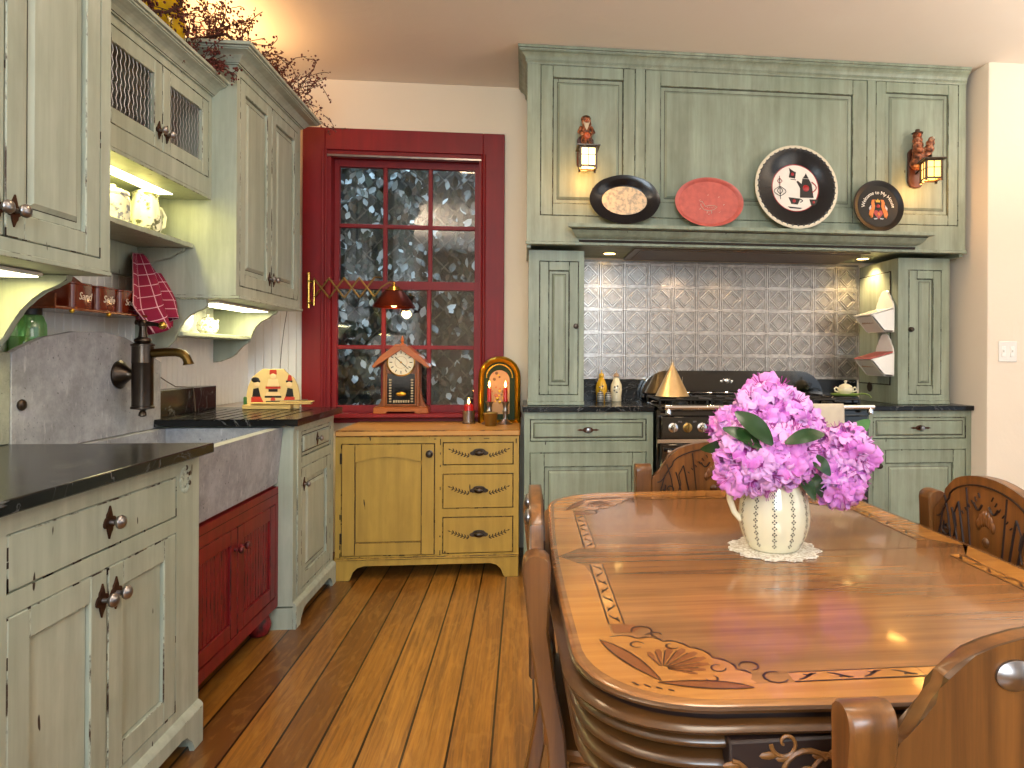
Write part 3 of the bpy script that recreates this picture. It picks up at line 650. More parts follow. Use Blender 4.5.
m = M(); mp = [(0, 1.808), (-.022, 1.808), (-.026, 1.80), (-.034, 1.80), (-.036, 1.814), (-.036, 1.818), (-.055, 1.824), (-.075, 1.838), (-.09, 1.858), (-.094, 1.862), (-.125, 1.866), (-.125, 1.884), (0, 1.884)]
rings = []
for y, z in mp: rings.append([(.29+min(0, (y+.022))*.75, min(y, -.0215), z), (2.19-min(0, (y+.022))*.75, min(y, -.0215), z)])
va = [m.vs(r) for r in rings]
for i in range(len(va)-1): m.face([va[i][0], va[i][1], va[i+1][1], va[i+1][0]], 2 if i in (3, 8) else 0)
m.poly([(.29+min(0, (y+.022))*.75, min(y, -.0215), z) for y, z in mp]); m.poly([(2.19-min(0, (y+.022))*.75, min(y, -.0215), z) for y, z in reversed(mp)])
obj('mantel_ledge', m, PH+[GAP], hd, 20)
m = M(); m.box(.60, 1.98, .05, .50, 1.785, 1.80, 0, .002); m.box(.64, 1.94, .09, .46, 1.780, 1.786, 1); obj('extractor_insert', m, [metal('dull steel', '8A7C6C', .35, '5C5046'), metal('steel filter', '6A5E52', .4)], hd)
for i, x in enumerate((.50, 2.09)):
    r = root('recessed_light', 'lit round downlight under the hood ' + ('nearer the window' if i == 0 else 'above the white wall boxes'), 'light', (x, 4.06, 1.80))
    m = M(); m.lathe([(.034, -.001), (.046, -.004), (.05, -.001), (.05, 0)], seg=28, caps=False); obj('trim_ring', m, M_PEWT, r)
    m = M(); m.lathe([(0, -.002), (.034, -.002), (.034, -.0005)], seg=24); obj('bulb', m, M_BULB, r)
    lamp('puck_lamp', 'SPOT', (x, 4.04, 1.785), 12 if i == 0 else 20, (1, .85, .62), .03, (4, 0, 0), spot=125, blend=.6)
lamp('extractor_lamp', 'SPOT', (.95, 4.04, 1.775), 14, (1, .86, .70), .03, (8, 0, 0), spot=125, blend=.7)
lamp('extractor_lamp', 'SPOT', (1.25, 4.02, 1.775), 7, (1, .84, .62), .03, (8, 0, 0), spot=125, blend=.7)

# pressed tin tiles
m = M(); TX0, TZ0, NX, NZ = .30, 1.042, 12, 5; pw, ph = .1535, .1435; yb = 4.242
m.box(.30, 2.155, yb, 4.249, 1.042, 1.785, 1)
def ridge(m, a, b, w, h, y):
    ax, az = a; bx, bz = b; dx, dz = bx-ax, bz-az; l = math.hypot(dx, dz); nx, nz = -dz/l*w/2, dx/l*w/2
    lo = [(ax+nx, y, az+nz), (bx+nx, y, bz+nz), (bx-nx, y, bz-nz), (ax-nx, y, az-nz)]; q = .45
    hi = [(ax+nx*q, y-h, az+nz*q), (bx+nx*q, y-h, bz+nz*q), (bx-nx*q, y-h, bz-nz*q), (ax-nx*q, y-h, az-nz*q)]
    L, H = m.vs(lo), m.vs(hi)
    for k in range(4): m.face([L[k], L[(k+1) % 4], H[(k+1) % 4], H[k]], 0)
    m.face(H, 0)
for i in range(NX):
    for j in range(NZ):
        cx, cz = TX0+.012+(i+.5)*pw, TZ0+.006+(j+.5)*ph; r = .066; y = yb
        m.frustum(cx-r, cx+r, cz-r, cz+r, y, y-.0022, .004, 1)
        y2 = y-.0022
        for w_, a in ((.006, .064), ):
            P = [(cx-a, cz-a), (cx+a, cz-a), (cx+a, cz+a), (cx-a, cz+a)]
            for k in range(4): ridge(m, P[k], P[(k+1) % 4], .008, .006, y2)
        for a, w in ((.057, .009), (.040, .005)):
            P = [(cx, cz-a), (cx+a, cz), (cx, cz+a), (cx-a, cz)]
            for k in range(4): ridge(m, P[k], P[(k+1) % 4], w, .008, y2)
        for sx in (1, -1):
            for sz in (1, -1):
                for q in (.2, .5, .8):
                    an = PI/2*q; bx, bz = cx+sx*.057, cz+sz*.057
                    ridge(m, (bx-sx*.006*math.cos(an), bz-sz*.006*math.sin(an)), (bx-sx*.022*math.cos(an), bz-sz*.022*math.sin(an)), .005, .006, y2)
for j in range(NZ+1): ridge(m, (.30, TZ0+.006+j*ph), (2.15, TZ0+.006+j*ph), .013, .008, yb)
for i in range(NX+1): ridge(m, (TX0+.012+i*pw, TZ0), (TX0+.012+i*pw, 1.775), .013, .0075, yb-.0003)
tag(obj('tin_backsplash', m, [M_TIN, M_TIND], angle=20), 'silvery pressed tin tile panel behind the range, embossed diamonds', 'backsplash')

# ================================================================== RANGE
rg = root('range_cooker', 'black enamelled range cooker with chrome rail and knobs between the green cabinets', 'cooker', (.712, 3.655, 0), 0); rw = 1.212
m = M(); m.box(0, rw, 0, .56, .06, .905, 0, .004); m.box(.02, rw-.02, -.03, 0, .735, .862, 0, .006); m.box(0, rw, -.035, .57, .888, .918, 0, .006)
for x in (.04, rw-.04):
    for y in (.05, .5): m.lathe([(.02, 0), (.025, .01), (.02, .06)], (x, y, 0))
obj('body', m, M_ENAM, rg)
for i, (a, b) in enumerate(((.015, .595), (.615, rw-.015))):
    m = M(); m.box(a, b, -.035, -.001, .10, .715, 0, .008); m.box(a+.05, b-.05, -.037, -.035, .16, .60, 0, .002); o = obj('oven_door', m, M_ENAM, rg)
    m = M(); m.tube([(a+.03, -.075, .675), (b-.03, -.075, .675)], .011, 12); m.tube([(a+.06, -.035, .675), (a+.06, -.075, .675)], .008, 8); m.tube([(b-.06, -.035, .675), (b-.06, -.075, .675)], .008, 8); obj('handle', m, M_CHROME, o)
m = M(); m.box(0, rw, -.032, -.0305, .717, .737, 0); obj('highlight_strip', m, M_CHROME, rg)  # bright sliver standing in for a reflected highlight below the knob panel
m = M(); m.tube([(.03, -.07, .912), (rw-.01, -.07, .912)], .013, 14)
for x in (.05, rw-.03): m.lathe([(.010, 0), (.016, .004), (.018, .02), (.010, .035), (.006, .05)], (x, -.07, .87), seg=12); m.tube([(x, -.07, .912), (x, -.03, .90)], .008, 8)
obj('rail', m, M_CHROME, rg)
for i, x in enumerate((.085, .165, .245, .33, .60, .69, .78, .95, 1.04, 1.13)):
    m = M(); m.lathe([(.026, 0), (.026, .004), (.016, .008), (.014, .022), (.012, .028), (0, .029)], (x, -.030, .800), '-y', 20); m.box(x-.005, x+.005, -.068, -.045, .778, .826, 0, .003)
    obj('knob', m, M_OLDB if i == 1 else M_CHROME, rg)
m = M()
for x in (.115, .195, .275):
    for k in range(3): m.box(x+k*.007, x+k*.007+.004, -.0312, -.030, .828, .836)
obj('dial_marks', m, M_PEWT, rg)
for k in range(4):        # burner grates
    m = M(); x0 = .03+k*.295; x1 = x0+.27
    for y in (.06, .25, .44): m.tube([(x0, y, .945), (x1, y, .945)], .006, 6)
    for x in (x0, (x0+x1)/2, x1): m.tube([(x, .06, .945), (x, .44, .945)], .006, 6)
    for x in (x0, x1):
        for y in (.06, .44): m.tube([(x, y, .918), (x, y, .945)], .006, 6)
    for y in (.155, .345): m.lathe([(.045, .918), (.045, .928), (.03, .93), (.03, .936), (0, .937)], ((x0+x1)/2, y, 0), seg=20)
    obj('grate', m, M_IRON, rg)
# backguard: long panel with rounded ends
m = M(); n = 12; g0, g1, gt, gb = .0, 1.16, 1.098, .918; rr = .16
pts = [(g0, gb)]+[(g0+rr-rr*math.cos(a), gt-rr+rr*math.sin(a)) if gt-rr+rr*math.sin(a) > gb else (g0, gb) for a in [PI/2*i/n for i in range(n+1)]]
pts += [(g1-rr+rr*math.sin(a), gt-rr+rr*math.cos(a)) for a in [PI/2*i/n for i in range(n+1)]]+[(g1, gb)]
pts = [p for i, p in enumerate(pts) if i == 0 or p != pts[i-1]]
m.prism(pts, 'xz', .485, .545, 0, .012); obj('backguard', m, M_ENAM, rg)
m = M(); m.box(.28, 1.05, .474, .486, .958, .966, 0, .003)
m.ball((.535, .484, 1.035), .017, 10, 6, 0, (1, .3, 1))
for s_ in (1, -1):
    m.tube([(.535+s_*(.012+.012*t), .482, 1.035+.012*math.sin(t*3)) for t in [i/4*2 for i in range(5)]], .004, 6); m.ball((.535+s_*.035, .484, 1.035), .008, 8, 5, 0, (1, .4, .8))
m.tube([(.255, .484, .99), (.255, .484, 1.06)], .002, 5); obj('badge', m, M_CHROME, rg)
m = M(); m.box(rw-.16, rw-.005, .10, .48, .918, .962, 0, .008); obj('hob_lid', m, M_ENAM, rg)

# light switch
ls = root('light_switch', 'white double rocker switch plate on the pale wall beside the hood', 'light switch', (2.69, 3.5695, 1.222))
m = M(); m.box(-.056, .056, -.006, 0, -.058, .058, 0, .003); obj('plate', m, M_WHITE, ls)
for x in (-.026, .026):
    m = M(); m.box(x-.012, x+.012, -.0085, -.006, -.030, .030, 0, .002); m.box(x-.005, x+.005, -.014, -.0085, -.004, .012, 0, .002); obj('rocker', m, plain('switch white', 'F6F4EE', .3), ls)

# ================================================================== TABLE
TC, TH, TZ = (.531, 1.456), (.465, .656), .760
def outline(d, r=.20, bow=.010, hx=None, hy=None, c=TC):
    hx = (hx or TH[0])+d; hy = (hy or TH[1])+d; r = max(.01, r+d*.5); P = []
    cs = ((hx-r, hy-r, 0), (-hx+r, hy-r, 90), (-hx+r, -hy+r, 180), (hx-r, -hy+r, 270)); n = 12
    for k, (cx, cy, a0) in enumerate(cs):
        for i in range(n+1):
            a = R(a0+90*i/n); e = .88; ca, sa = math.cos(a), math.sin(a)
            P.append((cx+r*math.copysign(abs(ca)**e, ca), cy+r*math.copysign(abs(sa)**e, sa)))
        nx_ = cs[(k+1) % 4]; a1 = R(a0+90); sx, sy = P[-1]; a = R(nx_[2]); ex, ey = nx_[0]+r*round(math.cos(a)), nx_[1]+r*round(math.sin(a))
        for i in range(1, 16):
            t = i/16; b = bow*math.sin(PI*t); P.append((sx+(ex-sx)*t+b*round(math.cos(a1)), sy+(ey-sy)*t+b*round(math.sin(a1))))
    return [(x+c[0], y+c[1]) for x, y in P]
tb = root('dining_table', 'golden oak table with rounded corners, shell inlay and fluted dark apron', 'table', (0, 0, 0))
m = M(); prof = [(-.010, .760), (-.002, .7585), (.001, .755), (0, .751), (-.008, .749), (-.012, .745), (-.008, .741), (.006, .739), (.012, .735), (.010, .731), (.002, .728), (-.006, .727)]
rs = [[(x, y, z) for x, y in outline(d)] for d, z in reversed(prof)]
m.loft(rs, 0, mis=[1]*5+[2]*2+[1]*3+[0, 0, 0]); obj('tabletop', m, [M_TOPW, M_DKW, M_GRV], tb, 50)
m = M(); rs = []; z = .700; d0 = -.010
rs.append([(x, y, .728) for x, y in outline(d0)])
for k in range(4):
    zt = .727-k*.028
    for q in range(6):
        a = PI*q/5; rs.append([(x, y, zt-.024*q/5) for x, y in outline(d0-.004+.017*math.sin(a)-.003*k)])
    rs.append([(x, y, zt-.0265) for x, y in outline(d0-.010-.003*k)])
rs.append([(x, y, .610) for x, y in outline(-.03)]); rs.append([(x, y, .606) for x, y in outline(-.09)])
rs = list(reversed(rs)); nr = len(rs)-1; m.loft(rs, 0, mis=[1 if (i < 3 or (i-2) % 7 in (0, 6)) else 0 for i in range(nr)]); obj('apron', m, [M_DKW, M_GRV], tb, 60)
m = M()
m.box(.242, .818, .7835, .815, .622, .727, 0, .003)
def spiral(m, c, r0, turns, y, a0, sg, w, mi=1):
    P = []; n = 26
    for i in range(n+1):
        t = i/n; a = a0+sg*turns*2*PI*t; r = r0*(1-t)**.8+.002; P.append((c[0]+r*math.cos(a), y, c[1]+r*math.sin(a)))
    m.tube(P, [w*(1-.4*i/n) for i in range(n+1)], 6, mi)
for bx in [.275+.058*i for i in range(10)]:
    k = int(round((bx-.275)/.058)); sg = 1 if k % 2 else -1
    spiral(m, (bx, .677+sg*.004), .032, 1.4, .7835, PI*.2*k, sg, .0038); spiral(m, (bx+.035, .692-sg*.03), .016, 1.1, .7835, PI, -sg, .003)
    for q in range(5):
        a = q*1.2+k; m.ball((bx+.040*math.cos(a), .7835, .675+.036*math.sin(a)), .009, 6, 4, 1, (1.3, .3, .55))
    m.tube([(bx-.03+.06*t, .7835, .675-sg*.03*math.cos(t*PI)) for t in [i/8 for i in range(9)]], .0032, 6, 1)
obj('carved_panel', m, [M_GRV, M_CARVE], tb, label='dark panel with carved scrolls')
# border and inlay in contrasting veneer
ZT = TZ+.0002
m = M(); A = outline(-.016); B = outline(0, r=.05, bow=.004, hx=.397, hy=.582, c=(.531, 1.437))
def ringpt(i):
    a, b = A[i], B[i]; k = 0
    dy = abs(b[1]-1.433)
    if abs(b[0]-TC[0]) > .38 and dy < .075: k = min(1, max(0, (.075-dy)/.04))**1.6
    return a, (b[0]+(a[0]-b[0])*k, b[1])
nA = len(A)
for i in range(nA):
    a0, b0 = ringpt(i); a1, b1 = ringpt((i+1) % nA)
    if (b0[0]-a0[0])**2+(b0[1]-a0[1])**2 < 1e-7 and (b1[0]-a1[0])**2+(b1[1]-a1[1])**2 < 1e-7: continue
    m.poly([(a0[0], a0[1], ZT), (a1[0], a1[1], ZT), (b1[0], b1[1], ZT), (b0[0], b0[1], ZT)], 0)
obj('veneer_border', m, M_LITE, tb, label='lighter oak border of the table top')
m = M(); Z1, Z2, Z3 = TZ+.0005, TZ+.0008, TZ+.0011
def flat(pts, z, mi): m.poly([(x, y, z) for x, y in pts], mi)
def stroke(pts, w, z, mi=1):
    n = len(pts); L = []; Rr = []
    for i, p in enumerate(pts):
        a, b = pts[max(0, i-1)], pts[min(n-1, i+1)]; dx, dy = b[0]-a[0], b[1]-a[1]; l = math.hypot(dx, dy) or 1
        ww = w*(.35+.65*math.sin(PI*(i+.5)/n)) if n > 2 else w; L.append((p[0]-dy/l*ww/2, p[1]+dx/l*ww/2)); Rr.append((p[0]+dy/l*ww/2, p[1]-dx/l*ww/2))
    for i in range(n-1): flat([L[i], L[i+1], Rr[i+1], Rr[i]], z, mi)
def arc(c, r, a0, a1, n=8, e=1): return [(c[0]+r*math.cos(R(a0+(a1-a0)*i/n)), c[1]+e*r*math.sin(R(a0+(a1-a0)*i/n))) for i in range(n+1)]
def squig(T):
    r = random.Random(3)
    def run(P0, P1, w):       # inlay band from P0 to P1 with leaf scrolls
        dx, dy = P1[0]-P0[0], P1[1]-P0[1]; l = math.hypot(dx, dy); ux, uy = dx/l, dy/l; nx, ny = -uy, ux
        f = lambda s, t: T((P0[0]+ux*s+nx*t, P0[1]+uy*s+ny*t))
        flat([f(0, 0), f(l, 0), f(l, w), f(0, w)], Z1, 0); stroke([f(0, 0), f(l, 0)], .0028, Z2); stroke([f(0, w), f(l, w)], .0022, Z2)
        k = int(l/.042)
        for i in range(k):
            s0 = (i+.5)*l/k; sg = 1 if i % 2 else -1
            stroke([f(s0-.015+.03*q/6, w/2+sg*w*.28*math.cos(PI*q/6)) for q in range(7)], .0045, Z2)
            stroke([f(s0-.004, w/2-sg*w*.25), f(s0+.002, w/2-sg*w*.1), f(s0+.009, w/2-sg*w*.3)], .0045, Z2)
    return run
def corner(T):
    run = squig(T)
    cl = [(.128, 1.015), (.150, 1.018), (.168, 1.006), (.19, 1.008), (.205, .992), (.222, .99), (.238, .968), (.256, .955), (.262, .932), (.282, .915), (.285, .893), (.302, .88), (.292, .857), (.262, .853), (.225, .850), (.19, .862), (.16, .885), (.14, .93)]
    flat([T(p) for p in ((.118, 1.02), (.17, 1.0), (.26, .93), (.30, .856), (.26, .835), (.20, .828), (.15, .855), (.118, .90))], Z1-.00015, 0)
    flat([T(p) for p in cl], Z1, 0)
    for i in range(0, 11): stroke([T(cl[i]), T(((cl[i][0]+cl[i+1][0])/2+.003, (cl[i][1]+cl[i+1][1])/2+.003)), T(cl[i+1])], .0035, Z2)
    c = (.186, .906)
    for k in range(9):          # scallop shell
        a = R(100-15.5*k); l = (.062, .07, .078, .084, .086, .084, .078, .068, .056)[k]*.86
        da = R(5.6); P = [(c[0]+.008*math.cos(a), c[1]+.008*math.sin(a)), (c[0]+l*.85*math.cos(a+da), c[1]+l*.85*math.sin(a+da)), (c[0]+l*math.cos(a+da*.5), c[1]+l*math.sin(a+da*.5)), (c[0]+l*math.cos(a-da*.5), c[1]+l*math.sin(a-da*.5)), (c[0]+l*.85*math.cos(a-da), c[1]+l*.85*math.sin(a-da))]
        flat([T(p) for p in P], Z2, 2); stroke([T(P[0]), T(P[1])], .0016, Z3)
    for (a, b, cc) in (((.112, 1.006), (.128, .93), (.178, .872)), ((.172, .868), (.23, .838), (.292, .842))):
        q = lambda t, o: (a[0]*(1-t)**2+2*(b[0]+o)*t*(1-t)+cc[0]*t*t, a[1]*(1-t)**2+2*(b[1]+o)*t*(1-t)+cc[1]*t*t)
        O = [q(i/10, 0) for i in range(11)]; I = [q(i/10, .034) for i in range(11)]
        for i in range(10): flat([T(O[i]), T(O[i+1]), T(I[i+1]), T(I[i])], Z2, 2)
        stroke([T(p) for p in O], .003, Z3); stroke([T(p) for p in I], .0028, Z3)
    for (c_, r_, a0, a1) in (((.165, .985), .010, 0, 300), ((.215, .975), .009, 90, 330), ((.262, .90), .010, 60, 360), ((.245, .872), .008, 180, 420), ((.180, 1.035), .016, -80, 200), ((.20, 1.018), .008, 0, 270), ((.305, .903), .013, -90, 180), ((.33, .868), .016, 60, 330)):
        stroke([T(p) for p in arc(c_, r_, a0, a1)], .0036, Z2)
    flat([T(p) for p in ((.136, 1.03), (.165, 1.03), (.18, 1.045), (.17, 1.06), (.136, 1.062))], Z1, 2)
    for i in range(4): stroke([T((.14+.014*i, .872-.008*i)), T((.147+.014*i, .862-.006*i))], .003, Z2)
    run((.133, 1.375), (.133, 1.065), .024); run((.35, .853), (.53, .853), .026)
for sx in (1, -1):
    for sy in (1, -1):
        corner(lambda p, sx=sx, sy=sy: ((p[0] if sx > 0 else 2*TC[0]-p[0]), (p[1] if sy > 0 else 2*1.437-p[1]-.004)))
m.poly([(.066, 1.4322, Z1), (.994, 1.4322, Z1), (.994, 1.4338, Z1), (.066, 1.4338, Z1)], 1)
obj('inlay', m, [M_LITE, M_INK, M_INB], tb, label='dark outlined shell and scroll inlay')
m = M(); m.lathe([(.07, .59), (.10, .55), (.085, .48), (.11, .36), (.12, .25), (.10, .17)], (TC[0], TC[1], 0), seg=24); obj('pedestal', m, M_DKW, tb)
for a in (45, 135, 225, 315):
    m = M(); ca, sa = math.cos(R(a)), math.sin(R(a)); m.tube([(TC[0]+ca*r_, TC[1]+sa*r_, z_) for r_, z_ in ((.05, .27), (.15, .24), (.25, .13), (.34, .05), (.38, .035))], [.045, .045, .038, .034, .035], 10); obj('leg', m, M_DKW, tb)

# ================================================================== CHAIRS (local: seat towards -y, back at y=0)
def sweep(m, pts, w, d, mi=0):
    # rectangular section w (x) by d (y) swept through points
    rs = []
    for i, (p, q) in enumerate(zip(pts, [d]*len(pts) if not isinstance(d, list) else d)):
        x, y, z = p; b = .004; hw_, hd_ = w/2, q/2
        rs.append([(x-hw_+b, y-hd_, z), (x+hw_-b, y-hd_, z), (x+hw_, y-hd_+b, z), (x+hw_, y+hd_-b, z), (x+hw_-b, y+hd_, z), (x-hw_+b, y+hd_, z), (x-hw_, y+hd_-b, z), (x-hw_, y-hd_+b, z)])
    m.loft(rs, mi)
def make_chair(label):
    r = root('dining_chair', label, 'chair', (0, 0, 0), 0, None)
    back = [(0, 0, .833), (0, 0, .80), (0, -.004, .70), (0, -.018, .60), (0, -.034, .52), (0, -.04, .45), (0, -.03, .34), (0, -.005, .2), (0, .045, 0)]
    for s_ in (1, -1):
        m = M(); top = []
        pts = [(s_*.231, p[1], p[2]) for p in reversed(back)]
        for q in range(1, 5): a = PI/2*q/4; pts.append((s_*.231, .0+.0, .815+.0+.018*math.sin(a)))
        pts = [p for p in pts[:-5]]+[(s_*.231, 0, .812), (s_*.231, 0, .824), (s_*.231, .001, .831), (s_*.231, .002, .8345)]
        dep = [.034]*(len(pts)-4)+[.050, .046, .034, .016]; dep[-5] = .048
        sweep(m, pts, .052, dep); obj('back_post', m, M_CHZ, r, 40)
    # crest board with shaped top
    half = [(.206, .790), (.196, .792), (.186, .800), (.174, .818), (.162, .838), (.152, .848), (.148, .862), (.134, .874), (.115, .884), (.09, .893), (.06, .900), (.03, .904), (0, .905)]
    out = half+[(-x, z) for x, z in reversed(half[:-1])]; low = [(-.206, .60), (-.15, .585), (0, .575), (.15, .585), (.206, .60)]
    m = M(); m.prism(out+low, 'xz', -.014, .012, 0, .004, 1)
    obj('crest_board', m, [M_CHZ, M_DKW], r, 30)
    c = M(); yf = -.0145                     # carving on the side facing the seat
    def cv(pts, w=.0028, mi=0): w *= 1.35; c.tube([(x, yf, z) for x, z in pts], w, 5, mi, flat=.6)
    inner = [(x*.90, .60+(z-.60)*.93) for x, z in half]; cv(inner+[(-x, z) for x, z in reversed(inner[:-1])], .0026)
    for s_ in (1, -1):
        cv([(s_*(.055+.045*t), .60+.28*t-.05*t*t) for t in [i/8 for i in range(9)]], .003); cv([(s_*(.075+.05*t), .60+.26*t-.05*t*t) for t in [i/8 for i in range(9)]], .003)
        cv([(s_*(.04+.03*t), .60+.27*t) for t in [i/8 for i in range(9)]], .0022)
        for (q, w_, r0) in (((.155, .70), 1, .026), ((.145, .755), -1, .018), ((.160, .65), -1, .016)):
            P = [(s_*q[0]+s_*(r0*(1-t)+.002)*math.cos(w_*t*8), q[1]+(r0*(1-t)+.002)*math.sin(w_*t*8)) for t in [i/20 for i in range(21)]]; cv(P, .0026)
        cv([(s_*.122, .64), (s_*.125, .70), (s_*.140, .79), (s_*.155, .835)], .0024); cv([(s_*.125, .64), (s_*.165, .68), (s_*.18, .73), (s_*.160, .80)], .0022)
        cv([(s_*(.018+.018*math.sin(t*6.2)), .66+.04*t) for t in [i/10 for i in range(11)]], .0028); cv([(s_*(.012+.03*t), .84-.015*math.sin(t*3.1)) for t in [i/8 for i in range(9)]], .003)
    for s_ in (1, -1):
        for q in range(6): cv([(s_*(.020+.012*q), .855-.010*q), (s_*(.026+.012*q), .865-.011*q)], .0022)
        cv([(s_*(.178-.004*q), .62+.03*q) for q in range(6)], .0022); cv([(s_*.100, .83), (s_*.115, .80), (s_*.108, .77), (s_*.118, .74)], .0022)
    for k in range(7):
        a = R(90+(k-3)*17); c.ball((.030*math.cos(a), yf, .765+.045*math.sin(a)), .010, 8, 6, 1, (.55+.4*abs(math.cos(a)), .45, 1.7*abs(math.sin(a))+.3))
    c.ball((0, yf, .755), .012, 8, 6, 1, (1, .5, 1)); obj('carving', c, [M_GRV, M_CHX], r, label='carved flower and scrolls')
    for s_ in (1, -1):
        m = M(); m.lathe([(.022, 0), (.022, .003), (.017, .006), (.008, .009), (0, .010)], (0, 0, 0), '-y', 20, sx=1.0, sy=.75)
        o = obj('rear_cap', m, M_PEWT, r, loc=(s_*.072, .0125, .862)); o.rotation_euler = (0, 0, PI)
    m = M(); m.prism([(-.07, .47), (.07, .47), (.06, .52), (.075, .56), (.08, .60), (-.08, .60), (-.075, .56), (-.06, .52)], 'xz', -.03, -.012, 0, .003); obj('splat', m, M_CHZ, r)
    m = M(); m.box(-.205, .205, -.045, -.015, .475, .505, 0, .004); obj('lower_rail', m, M_CHX, r)
    m = M(); sp = [(-.20, -.03), (.20, -.03), (.225, -.10), (.24, -.38), (.21, -.43), (0, -.445), (-.21, -.43), (-.24, -.38), (-.225, -.10)]; m.prism(sp, 'xy', .445, .468, 0, .006); obj('seat', m, M_CHX, r)
    m = M(); m.box(-.20, .20, -.41, -.39, .39, .444, 0, .003); m.box(-.215, -.195, -.40, -.06, .39, .444, 0, .003); m.box(.195, .215, -.40, -.06, .39, .444, 0, .003); obj('seat_rail', m, M_CHX, r)
    for s_ in (1, -1):
        m = M(); m.lathe([(.014, 0), (.018, .01), (.014, .03), (.017, .12), (.022, .28), (.018, .30), (.024, .32), (.022, .444)], (s_*.195, -.39, 0), seg=14); obj('front_leg', m, M_DKW, r)
    m = M(); m.tube([(-.195, -.39, .17), (.195, -.39, .17)], .010, 8); m.tube([(-.2, -.39, .13), (-.225, 0, .13)], .010, 8); m.tube([(.2, -.39, .13), (.225, 0, .13)], .010, 8); obj('stretcher', m, M_DKW, r)
    return r
ch = make_chair('carved oak chair tucked behind the far end of the table, facing the camera across it'); ch.location = (.612, 2.185, 0)
for lab, loc, rz in (('oak chair with its plain back to the camera, at the near table end', (.585, .680, 0), 180),
                     ('carved oak chair seen edge on, its back toward the mustard cabinet side', (.022, 1.44, 0), 90),
                     ('carved oak chair whose crest faces the flowers from the light switch side', (1.075, 1.475, 0), -90)):
    c = copy_tree(ch); c['label'] = lab; c.location = loc; c.rotation_euler = (0, 0, R(rz))
    if rz == 180: c.scale = (1, 1, .984)

# ================================================================== DOILY, PITCHER, FLOWERS
m = M(); P = []; cx, cy = .545, 1.45
for i in range(96):
    a = 2*PI*i/96; r_ = .088+.012*abs(math.sin(a*5.5))+.003*math.sin(a*32); P.append((cx+r_*math.cos(a), cy+r_*math.sin(a), .7625+.0014*math.sin(a*11)))
top = m.vs([(x, y, z+.001) for x, y, z in P]); bot = m.vs([(x, y, .7612) for x, y, z in P]); mid = m.vs([(cx+.05*math.cos(2*PI*i/96), cy+.05*math.sin(2*PI*i/96), .7635) for i in range(96)])
for i in range(96):
    j = (i+1) % 96; m.face([top[i], top[j], bot[j], bot[i]]); m.face([mid[i], mid[j], top[j], top[i]])
m.face(mid); m.face(list(reversed(bot)))
lace = N('crocheted lace', .9); ln_ = lace.ramp(lace.noise(lace.co(), 180, 2), [(.45, 'E8E4D8'), (.6, 'BDB09A')]); lace.col(ln_); lace.bump(lace.noise(lace.co(), 180, 2), .6, .002)
tag(obj('doily', m, lace.m), 'white crocheted lace doily under the cream pitcher', 'doily')
vs = root('pitcher', 'cream pitcher painted with columns of small dark diamonds, holding the pink flowers', 'pitcher', (.545, 1.45, .7645)); m = M()
vp = [(.0, 0), (.052, 0), (.056, .004), (.060, .012), (.070, .030), (.0765, .055), (.0775, .075), (.0745, .10), (.068, .125), (.061, .142), (.060, .152), (.066, .165), (.070, .175), (.066, .174), (.057, .155), (.05, .12)]
m.lathe(vp, seg=48, caps=False); obj('body', m, M_CREAM, vs, 60)
m = M()
def vr(z):
    for (r0, z0), (r1, z1) in zip(vp[1:13], vp[2:13]):
        if z0 <= z <= z1 and z1 > z0: return r0+(r1-r0)*(z-z0)/(z1-z0)
    return .06
for k in range(12):
    a = 2*PI*(k+.35)/12
    for q in range(9):
        z = .018+q*.0135
        for dz, da in ((.0036, 0), (-.0036, 0), (0, .046), (0, -.046)):
            rr_ = vr(z+dz)+.0002; aa = a+da; h = .0022; w_ = .030
            pts = [(0, h), (w_, 0), (0, -h), (-w_, 0)]; m.poly([(vr(z+dz+u[1])*math.cos(aa+u[0])+.0006*math.cos(aa), vr(z+dz+u[1])*math.sin(aa+u[0])+.0006*math.sin(aa), z+dz+u[1]) for u in pts])
obj('painted_dots', m, M_INK, vs)
m = M(); m.tube([(-.060, 0, .150), (-.078, 0, .158), (-.094, 0, .150), (-.101, 0, .13), (-.099, 0, .105), (-.090, 0, .08), (-.075, 0, .062)], [.006, .007, .0075, .0075, .007, .0065, .006], 10); obj('handle', m, M_CREAM, vs)
m = M(); m.loft([[(.055, -.022, .125), (.072, 0, .120), (.055, .022, .125), (.05, 0, .13)], [(.06, -.022, .155), (.088, 0, .150), (.06, .022, .155), (.054, 0, .155)], [(.062, -.018, .178), (.102, 0, .184), (.062, .018, .178), (.056, 0, .174)]], 0); obj('spout', m, M_CREAM, vs)

